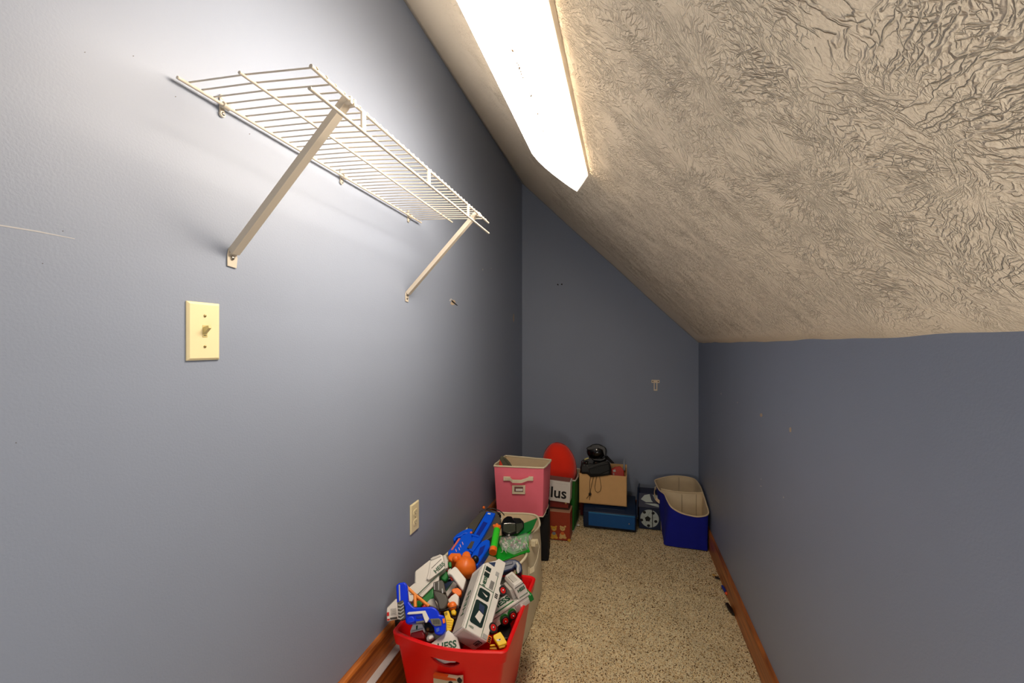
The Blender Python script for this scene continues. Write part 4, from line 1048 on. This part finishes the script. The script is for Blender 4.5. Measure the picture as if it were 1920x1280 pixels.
# shoe poking out of the pink bin
q = Toy('shoe', 'orange-red shoe with grey ribbed sole sticking out of the pink bin', 'shoe', K(7, [(290, 280)])[0], 2.56, (0.3, -.9, .35))
sh_ = q.part('sole', K(7, [(225, 240), (245, 205), (300, 235), (345, 285), (375, 335), (380, 440), (290, 440), (262, 320)]), mat('sole_grey', (84, 84, 66), .8), .012, .004, .003)
for k in range(7): q.part('tread', K(7, [(262 + 14 * k, 232 + 20 * k), (292 + 14 * k, 246 + 19 * k), (290 + 14 * k, 254 + 19 * k), (260 + 14 * k, 240 + 20 * k)]), mat('tread_dark', (56, 56, 46), .8), .002, .0052, 0, parent=sh_)
q.part('upper', K(7, [(222, 255), (262, 275), (285, 335), (290, 440), (230, 440), (218, 330)]), mat('shoe_orange_red', (214, 50, 14), .7), .05, .001, .006)

# ================================================================== GIFT BOX, RED BOOKS, WHITE LETTERED BOX, GREEN BIN, CUSHION
def yawbox(name, c, sx, sy, sz, yaw, z0, mats, parent=None, bevel=.0015, taper=0):
    M = Matrix.Translation((c[0], c[1], z0)) @ Matrix.Rotation(yaw, 4, 'Z')
    m = MB(); m.box((-sx / 2, -sy / 2, 0), (sx / 2, sy / 2, sz), M=M)
    return m, M
bx0, bx1, by = .318, .457, 2.832
t = thing('teddy_gift_box', 'brown gift box printed with two teddy bears on the carpet', 'gift box', ((bx0 + bx1) / 2, by + .09, .006))
m = MB(); m.box((bx0 - .01, by, .006), (bx1, by + .125, .188)); put('box_body', m, BROWNB, t, bevel=.0015)
m = MB(); m.box((bx0 - .011, by - .001, .187), (bx1 + .001, by + .126, .191)); put('lid_edge', m, mat('pale_edge', (196, 150, 120), .6), t, bevel=.0008)
C6 = lambda x, y: at_y((1010 + x / 8.537, 880 + y / 8.537), by)
def bear(cx, m1, m2, tilt):
    s = 1.0
    def disc(name, x, y, rx, ry, mm, k, par=t):
        p = C6(x, y); q = 8.537 * FPX / ((p - CAM).dot(Vector((-s_, c_, 0))))
        m = MB(); m.loft([[Vector((p.x + rx / q * math.cos(a), by - o, p.z + ry / q * math.sin(a))) for a in [2 * math.pi * j / 20 for j in range(20)]] for o in (-.0005, .0006 * k)])
        return put(name, m, mm, par, smooth=False)
    disc('bear_print', cx, 1055, 48, 45, m1, 1)
    disc('bear_print', cx - 30, 1090, 26, 20, m1, 1.3); disc('bear_print', cx + 36, 1088, 28, 20, m1, 1.3)
    disc('bear_print', cx, 1020, 30, 26, m2, 1.6)
    h = disc('bear_print', cx, 945, 42, 36, m1, 2)
    for dx in (-36, 36): disc('bear_ear_print', cx + dx + tilt, 912, 15, 15, m1, 2.2)
    disc('bear_muzzle_print', cx + 2, 958, 16, 13, TAN, 2.6)
    disc('bear_nose_print', cx + 2, 952, 6, 5, BLACKP, 3.0)
    for dx in (-13, 16): disc('bear_eye_print', cx + dx, 936, 4, 4, BLACKP, 3.0)
bear(245, GOLD, mat('bear_bow_grey', (130, 134, 136), .6), -2); bear(382, TAN, RORANGE, 6)
put('corner_badge', MB().cyl(C6(488, 1132) + Vector((0, .002, 0)), C6(488, 1132) + Vector((0, -.001, 0)), .010, 20), GOLD, t, smooth=False)
# dark red book-like box on top, tipped
t = thing('red_book', 'dark red box or book lying on the brown gift box', 'book', (.38, 2.90, .192))
m = MB(); m.box((.312, 2.862, .205), (.442, 2.955, .246)); put('cover', m, mat('dark_red_cover', (124, 34, 22), .5, var=.1, vscale=80), t, bevel=.002)
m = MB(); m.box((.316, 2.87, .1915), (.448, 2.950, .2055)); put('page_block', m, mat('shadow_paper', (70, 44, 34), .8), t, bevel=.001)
m = MB(); p = at_y((1061, 941), 2.861); m.box((p.x - .006, 2.8605, p.z - .012), (p.x + .006, 2.8625, p.z + .010)); put('corner_tab', m, TAN, t, smooth=False)
# white box with black letters
Mb = frame((.385, 2.86, .250), (1, .04, -.035), (0.0, 1, 0.0))
Mb = Matrix.Translation((.376, 2.900, .262)) @ Matrix.Rotation(math.radians(3), 4, 'Y')
v = thing_m('lettered_white_box', 'small white box with large black letters leaning on the dark red book', 'box', Mb)
m = MB(); m.box((-.080, -.055, -.012), (.078, .045, .120)); put('box_body', m, PAPER, v, bevel=.0015)
m = MB(); m.box((-.080, -.045, .120), (.070, .04, .1225)); put('box_top', m, mat('wine_print', (140, 96, 88), .6), v, smooth=False)
m = MB(); m.box((-.015, -.0556, .1045), (.06, -.055, .1052)); put('print_line', m, LGREY, v, smooth=False)
text('lettering', 'ilus', .098, frame((-.008, -.0558, .042), (1, 0, 0), (0, 0, 1)), BLACKP, v, bold=.0018)
# green bin with white rim behind
t = cubebin('green_fabric_bin', 'narrow dark green fabric bin with a white rim behind the white box', [(.16, 3.00), (.464, 2.985), (.470, 3.25), (.18, 3.27)], [(.14, 2.995), (.476, 2.980), (.484, 3.27), (.15, 3.29)], .006, .352, FGREEN, mat('cream_lining', (176, 166, 142), .9), mat('white_piping', (206, 200, 184), .8))
# plain red cushion standing in for a plush toy, resting in it
cpm = Matrix.Rotation(math.radians(-8), 3, 'Y')
def cush(d):
    return 1 + .10 * abs(d.x * d.y) + .02 * math.sin(7 * d.x) * math.sin(5 * d.z)
cu_ = thing('red_cushion', 'round-topped red cushion standing in for a plush toy in the green bin against the end wall', 'cushion', (.345, 3.10, .24))
m = MB(); m.ell((.345, 3.125, .402), (.118, .085, .168), nu=36, nv=24, M=cpm, fn=cush)
put('plush_cover', m, PLUSH, cu_, smooth=True)
m = MB(); m.tube([Vector((.345, 3.125, .402)) + cpm @ Vector((.1195 * math.cos(a), .0, .1695 * math.sin(a))) for a in [2 * math.pi * k / 40 for k in range(40)]], .0022, 6, closed=True)
put('seam_piping', m, mat('plush_seam', (180, 24, 8), .9), cu_, smooth=True)
solo('red_block', MB().box((.478, 3.285, .008), (.515, 3.35, .145)), mat('crimson_block', (120, 14, 14), .5), 'small dark red block glimpsed between the green bin and the blue case', 'block', bevel=.003)

# ================================================================== BLUE CASE, CARDBOARD BOX, CAMERA GEAR
t = thing('blue_case', 'blue hard plastic case on the carpet under the cardboard box', 'case', (.70, 3.18, .006))
m = MB()
prof = [(3.080, .008), (3.060, .030), (3.056, .060), (3.052, .128), (3.075, .142), (3.11, .165), (3.33, .168), (3.36, .145), (3.36, .02), (3.35, .008)]
m.prism([(.520, y, z) for y, z in prof], (.352, 0, 0)); put('shell', m, DKBLUE2, t, bevel=.006)
m = MB(); m.prism([(.556, 3.050, .032), (.864, 3.050, .030), (.864, 3.046, .122), (.556, 3.046, .124)], (0, .012, 0)); put('front_panel', m, DKBLUE, t, bevel=.003)
m = MB(); m.prism([(.556, 3.0455, .118), (.864, 3.0455, .116), (.864, 3.0455, .124), (.556, 3.0455, .126)], (0, .012, 0)); put('panel_edge', m, mat('edge_blue', (40, 120, 175), .3), t, bevel=.002)
m = MB(); m.box((.60, 3.075, .1415), (.80, 3.10, .151)); put('latch_bar', m, DKBLUE2, t, bevel=.002)
put('lock_stud', MB().ell((.826, 3.045, .072), (.005, .004, .005)), CHROME, t, smooth=True)
m = MB(); m.prism([(.872, 3.09, .10), (.872, 3.34, .06), (.895, 3.34, .26), (.885, 3.22, .265), (.873, 3.12, .18)], (.010, 0, 0)); put('side_flap', m, DKBLUE2, t, bevel=.004)
# cardboard box, a little turned
cx0, cx1, cyf, cyb, cz0, cz1 = .488, .812, 3.085, 3.30, .172, .376
t = thing('cardboard_box', 'open brown cardboard box on the blue case against the end wall', 'cardboard box', (.65, 3.19, cz0))
th = .004
panels = [((cx0, cyf, cz0), (cx1, cyf + th, cz1)), ((cx0, cyb - th, cz0), (cx1, cyb, cz1 + .025)), ((cx0, cyf, cz0), (cx0 + th, cyb, cz1 + .004)), ((cx1 - th, cyf, cz0), (cx1, cyb, cz1 + .004))]
for a, b_ in panels:
    put('side_panel', MB().box(a, b_), CARD, t, bevel=.001)
put('bottom_panel', MB().box((cx0, cyf, cz0 - .001), (cx1, cyb, cz0 + .003)), CARD, t, smooth=False)
q = Toy('red_package', 'shiny red package inside the cardboard box at right', 'package', K(8, [(830, 570)])[0], 3.19, (0, -.9, .3))
q.part('wrapper', K(8, [(700, 540), (760, 500), (850, 490), (910, 560), (930, 760), (690, 760)]), mat('red_film', (196, 34, 18), .2), .04, .0, .004)
q.part('foil_mark', K(8, [(720, 560), (765, 545), (775, 585), (735, 590)]), TWHITE2, .001, .001, 0)
q.part('foil_mark', K(8, [(725, 615), (745, 605), (750, 640), (730, 640)]), TWHITE2, .001, .001, 0)
q = Toy('clear_bottle', 'thin clear bottle neck at the cardboard box\'s right edge', 'bottle', K(8, [(915, 420)])[0], 3.27, (0, -1, .1))
q.rod('neck', K(8, [(912, 365), (915, 420), (918, 560)]), (.8, 1.6, 2.0), mat('pale_clear', (150, 158, 170), .15), 0)
q = Toy('camera_bag', 'black nylon camera bag sitting in the cardboard box', 'bag', K(8, [(480, 530)])[0], 3.105, (0, -.95, .3))
q.part('bag_body', K(8, [(180, 440), (250, 420), (420, 440), (560, 395), (660, 400), (690, 520), (680, 640), (540, 660), (330, 680), (290, 620), (170, 620), (160, 520)]), BAGB, .11, .030, .014)
q.rod('zip', K(8, [(300, 520), (450, 460), (640, 400)]), .6, mat('zip_grey', (62, 64, 62), .4), .033)
q.part('bag_flap', K(8, [(300, 540), (480, 480), (660, 440), (680, 560), (500, 640), (330, 640)]), mat('black_green_nylon', (8, 11, 10), .7), .02, .036, .008)
q.part('strap', K(8, [(600, 290), (640, 320), (755, 440), (700, 445), (600, 360)]), BLACKC, .01, -.03, .003)
q = Toy('camera', 'black camera with chrome ring in the cardboard box\'s left side', 'camera', K(8, [(250, 420)])[0], 3.13, (-.1, -.95, .3))
q.part('camera_body', K(8, [(180, 400), (240, 360), (340, 335), (400, 400), (380, 500), (200, 520), (175, 460)]), BLACK, .06, .034, .006)
q.part('brass_plate', K(8, [(230, 365), (300, 338), (315, 358), (240, 388)]), mat('worn_brass', (176, 166, 104), .3, .5), .004, .036, .001)
q.ball('lens', K(8, [(270, 430)])[0], 5.2, GLOSSB, .036, flat=.7)
for k in range(5): q.ball('chrome_dot', K(8, [(205 + 26 * k, 400 + (66 if k % 2 else 10) + 6 * k)])[0], .9, CHROME, .042)
q = Toy('black_mask', 'glossy black helmet visor topping the camera bag', 'helmet', K(8, [(440, 240)])[0], 3.17, (-.1, -.93, .35))
k = (q.P - CAM).length / FPX / 9.143
def shell(d):
    return 1 + .08 * d.x * d.z - .10 * max(0, -d.z) * abs(d.x)
put('visor_shell', MB().ell(q.w(K(8, [(440, 245)])[0], 0), (158 * k, .050, 132 * k), nu=32, nv=20, fn=shell), GLOSSB, q.o, smooth=True)
q.part('brow', K(8, [(262, 190), (290, 155), (350, 140), (360, 112), (480, 112), (590, 160), (612, 210), (600, 330), (560, 300), (540, 220), (480, 195), (300, 222)]), BLACK, .05, .050, .006)
q.part('chin', K(8, [(300, 310), (400, 350), (540, 350), (600, 300), (610, 380), (520, 420), (340, 400)]), BLACK, .05, .020, .010)
q = Toy('draw_cord', 'black drawstring with a toggle hanging over the cardboard box front', 'cord', K(8, [(400, 800)])[0], 3.0785, (0, -1, 0))
q.rod('cord_line', K(8, [(345, 640), (328, 760), (325, 900), (332, 970), (322, 1070)]), .42, BLACKC, .002, 6)
q.rod('cord_line', K(8, [(400, 640), (375, 740), (345, 880), (332, 970), (270, 1045)]), .42, BLACKC, .003, 6)
q.rod('cord_loop', K(8, [(455, 640), (430, 740), (412, 850), (425, 915), (465, 945), (510, 915), (523, 850), (508, 740), (490, 640)]), .42, BLACKC, .002, 6)
q.ball('toggle', K(8, [(332, 970)])[0], 2.9, BLACK, .005)

# ================================================================== SOCCER BOX
t = thing('soccer_box', 'dark blue box printed with a soccer ball between the blue case and navy bin', 'box', (.955, 3.22, .006))
sx0, sx1, sy, sz = .892, 1.042, 3.155, .148
m = MB(); m.box((sx0, sy, .006), (sx1, 3.34, sz)); put('lower_box', m, mat('soccer_blue', (10, 30, 62), .5), t, bevel=.002)
m = MB(); m.prism([(sx0 - .006, sy + .004, sz + .001), (sx0 - .006, 3.35, sz + .001), (sx0 - .006, 3.34, sz + .084), (sx0 - .006, sy + .06, sz + .084)], (sx1 - sx0 + .006, 0, 0)); put('upper_box', m, mat('soccer_navy', (16, 24, 60), .5), t, bevel=.002)
def flatdisc(name, c, rx, rz, mm, o, y, n=28, par=t, a0=0):
    m = MB(); m.loft([[Vector((c[0] + rx * math.cos(a0 + 2 * math.pi * j / n), y - q_, c[1] + rz * math.sin(a0 + 2 * math.pi * j / n))) for j in range(n)] for q_ in (-.001, o)])
    return put(name, m, mm, par, smooth=False)
bc = (.962, .079); R_ = .061
flatdisc('ball_print', bc, R_, R_, SOCW, .0006, sy)
flatdisc('pentagon_print', (bc[0] - .012, bc[1] - .003), .020, .020, BLACKP, .0010, sy, 5, a0=.3)
for k in range(5):
    a = .3 + .63 + k * 2 * math.pi / 5
    flatdisc('pentagon_print', (bc[0] - .006 + .049 * math.cos(a), bc[1] + .049 * math.sin(a)), .012, .011, BLACKP, .0010, sy, 5, a0=a)
    a = .3 + k * 2 * math.pi / 5
    p0 = Vector((bc[0] - .012 + .020 * math.cos(a), sy - .0005, bc[1] - .003 + .020 * math.sin(a))); p1 = Vector((bc[0] + .044 * math.cos(a), sy - .0005, bc[1] + .044 * math.sin(a)))
    put('seam_print', MB().tube([p0, p1], .0008, 5), mat('seam_grey', (96, 104, 100), .6), t, smooth=False)
sl0 = Vector((0, sy + .004, sz + .001)); sl1 = Vector((0, sy + .06, sz + .084)); up = (sl1 - sl0).normalized(); nr = Vector((0, -up.z, up.y))
def upp(x, q_): return Vector((x, 0, 0)) + sl0.lerp(sl1, q_)
for pts in ([(.905, .55), (.93, .86), (.965, .95), (.975, .55), (.985, .42), (.94, .38)], [(.985, .92), (1.03, .90), (1.036, .62), (1.0, .58)], [(.93, .30), (.975, .20), (1.034, .10), (1.034, .28), (1.0, .33)]):
    put('ball_print', MB().prism([upp(*p) - nr * .001 for p in pts], nr * .0018), SOCW, t, smooth=False)
put('box_band', MB().box((sx0 + .086, sy - .0016, .02), (sx0 + .091, sy + .001, sz)), BLACKP, t, smooth=False)

# ================================================================== NAVY DIVIDED BIN
t = thing('divided_fabric_bin', 'navy fabric bin with beige divided lining in the far right corner', 'fabric bin', (1.16, 3.07, .006))
rimp = [(1.020, 3.33, .300), (1.006, 3.26, .298), (1.022, 3.12, .292), (1.050, 3.05, .288), (1.062, 2.98, .272), (1.082, 2.92, .252), (1.130, 2.895, .232), (1.190, 2.895, .219), (1.243, 2.900, .216), (1.296, 2.925, .230), (1.298, 3.02, .262), (1.296, 3.12, .290), (1.292, 3.25, .308), (1.262, 3.36, .318), (1.140, 3.385, .318)]
rimp = [Vector(p) for p in rimp]
def cat3(pts, n=5):
    out = []; L = len(pts)
    for i in range(L):
        p0, p1, p2, p3 = [pts[(i + k - 1) % L] for k in range(4)]
        for j in range(n):
            q = j / n
            out.append(0.5 * ((2 * p1) + (-p0 + p2) * q + (2 * p0 - 5 * p1 + 4 * p2 - p3) * q * q + (-p0 + 3 * p1 - 3 * p2 + p3) * q ** 3))
    return out
RM = cat3(rimp)
basep = [(1.048, 3.33), (1.040, 3.26), (1.040, 3.14), (1.040, 3.06), (1.040, 2.99), (1.042, 2.93), (1.10, 2.918), (1.18, 2.914), (1.25, 2.912), (1.292, 2.915), (1.294, 3.02), (1.294, 3.12), (1.292, 3.25), (1.285, 3.36), (1.14, 3.37)]
BS = cat3([Vector((x, y, .008)) for x, y in basep])
CB = Vector((1.17, 3.13, 0))
def nl(q, ins=0):
    out = []
    for i, (a, b_) in enumerate(zip(RM, BS)):
        p = b_.lerp(a, q)
        if 0 < q < 1: p += Vector((math.sin(i * .5) * .003, math.cos(i * .6) * .002, 0)) * math.sin(math.pi * q)
        d = (CB - p); d.z = 0; p = p + d.normalized() * ins
        p.x = min(p.x, W - .0175) if p.z < .13 else min(p.x, W - .004)
        out.append(p)
    return out
m = MB(); m.loft([nl(q / 6) for q in range(7)], True, False); put('outer_fabric', m, NAVYC, t, smooth=True)
m = MB(); m.loft([nl(.03, .006), nl(.5, .006), nl(1, .002)], True, False); put('lining', m, CANVAS_IN, t, smooth=True)
m = MB(); m.tube(nl(1), .0045, 8, closed=True); put('rim_piping', m, mat('tan_piping', (236, 212, 172), .85), t, smooth=True)
A = Vector((1.034, 3.135, .291)); B_ = Vector((1.297, 3.130, .290))
m = MB(); n = 12; top = []; bot = []
for k in range(n + 1):
    q = k / n; p = A.lerp(B_, q); sag = math.sin(math.pi * q)
    top.append(p + Vector((0, -.012 * sag, -.006 * sag + .002))); bot.append(Vector((p.x, p.y, .012)))
m.add(top + bot, [(k, k + 1, n + 2 + k, n + 1 + k) for k in range(n)])
put('divider', m, CANVAS_IN, t, solid=.004, smooth=True)
m = MB(); m.tube(top, .0048, 8); put('divider_piping', m, mat('tan_piping', (236, 212, 172), .85), t, smooth=True)
for (x, y, z0, z1) in ((1.175, 3.377, .06, .312), (1.165, 3.118, .05, .274), (1.255, 3.122, .05, .28)):
    m = MB(); m.tube([(x, y, z0), (x, y, z1)], .0012, 6); put('lining_seam', m, mat('seam_tan', (150, 130, 100), .9), t, smooth=True)
hp_ = [Vector(p) for p in ((1.012, 3.24, .272), (1.000, 3.23, .264), (.992, 3.18, .246), (1.000, 3.13, .225), (1.022, 3.115, .212))]
m = MB(); m.loft([[p + Vector((0, 0, .012)), p + Vector((.003, 0, .012)), p + Vector((.003, 0, -.012)), p + Vector((0, 0, -.012))] for p in hp_]); put('handle', m, mat('tan_piping', (236, 212, 172), .85), t, bevel=.001)
rnd = random.Random(5)
for k, px in enumerate(K(6, [(930, 490), (958, 520), (965, 545), (985, 620), (972, 655), (984, 705), (955, 570), (975, 590)])):
    m = MB(); p = at_x(px, 1.028); i0 = p + Vector((-.004, 0, 0))
    m.ell(p + Vector((.004, 0, 0)), (.008, .008, .0055), nu=10, nv=6); put('dot_print', m, TWHITE2, t, smooth=True)

# ================================================================== LITTLE THINGS ON THE CARPET BY THE RIGHT BASEBOARD
def onfloor(px, z=.012): return at_z(px, z)
def gnd(name, label, cat, px, parts):
    p = onfloor(px); t = thing(name, label, cat, (p.x, p.y, .006))
    return t
a, b_ = onfloor((1357.5, 1100)), onfloor((1364.5, 1112))
t = thing('foam_dart', 'blue foam dart with orange tip lying against the right baseboard', 'foam dart', ((a.x + b_.x) / 2 - .006, (a.y + b_.y) / 2, .008))
off = Vector((-.008, 0, .003))
put('foam_shaft', MB().cyl(a + off, b_ + off, .0062, 16), mat('dart_blue', (24, 44, 150), .8), t, smooth=True)
put('rubber_tip', MB().ell(b_ + off + (b_ - a).normalized() * .008, (.0075, .0095, .0075)), mat('dart_orange', (238, 84, 40), .5), t, smooth=True)
for i, (pts, lab) in enumerate((((1352, 1084), 'tiny black scrap on the carpet beside the right baseboard, beyond the dart'), ((1381, 1144), 'black clip on the carpet beside the right baseboard, nearer than the dart'))):
    p = onfloor(pts); p.x = min(p.x, W - .032)
    m = MB()
    if i == 0:
        m.prism([p + Vector(q) for q in ((-.012, .012, -.002), (0, .006, -.002), (.010, .014, -.002), (.006, 0, -.002), (.012, -.010, -.002), (0, -.006, -.002), (-.010, -.008, -.002))], (0, 0, .007))
    else:
        m.prism([p + Vector(q) for q in ((-.010, .045, -.003), (.004, .048, -.003), (.012, .0, -.003), (.012, -.045, -.003), (.002, -.035, -.003), (-.008, .0, -.003))], (0, 0, .010))
    solo('black_scrap', m, BLACK, lab, 'scrap', bevel=.0015)
p = onfloor((1348.5, 1081)); p.x = min(p.x, W - .04)
solo('yellow_scrap', MB().prism([p + Vector(q) for q in ((-.014, .010, 0), (-.004, .018, 0), (.010, -.008, 0), (.002, -.016, 0))], (0, 0, .004)), mat('pale_yellow', (220, 170, 80), .6), 'tiny pale yellow scrap beside the black scrap by the right baseboard', 'scrap', bevel=.001)
p = onfloor((1084.5, 984.5), .010)
solo('white_pebble', MB().ell(p + Vector((0, 0, .002)), (.011, .009, .006), nu=16, nv=10), PAPER, 'small white rounded bit on the carpet beside the green bin', 'scrap', smooth=True)
bpy.context.view_layer.update()
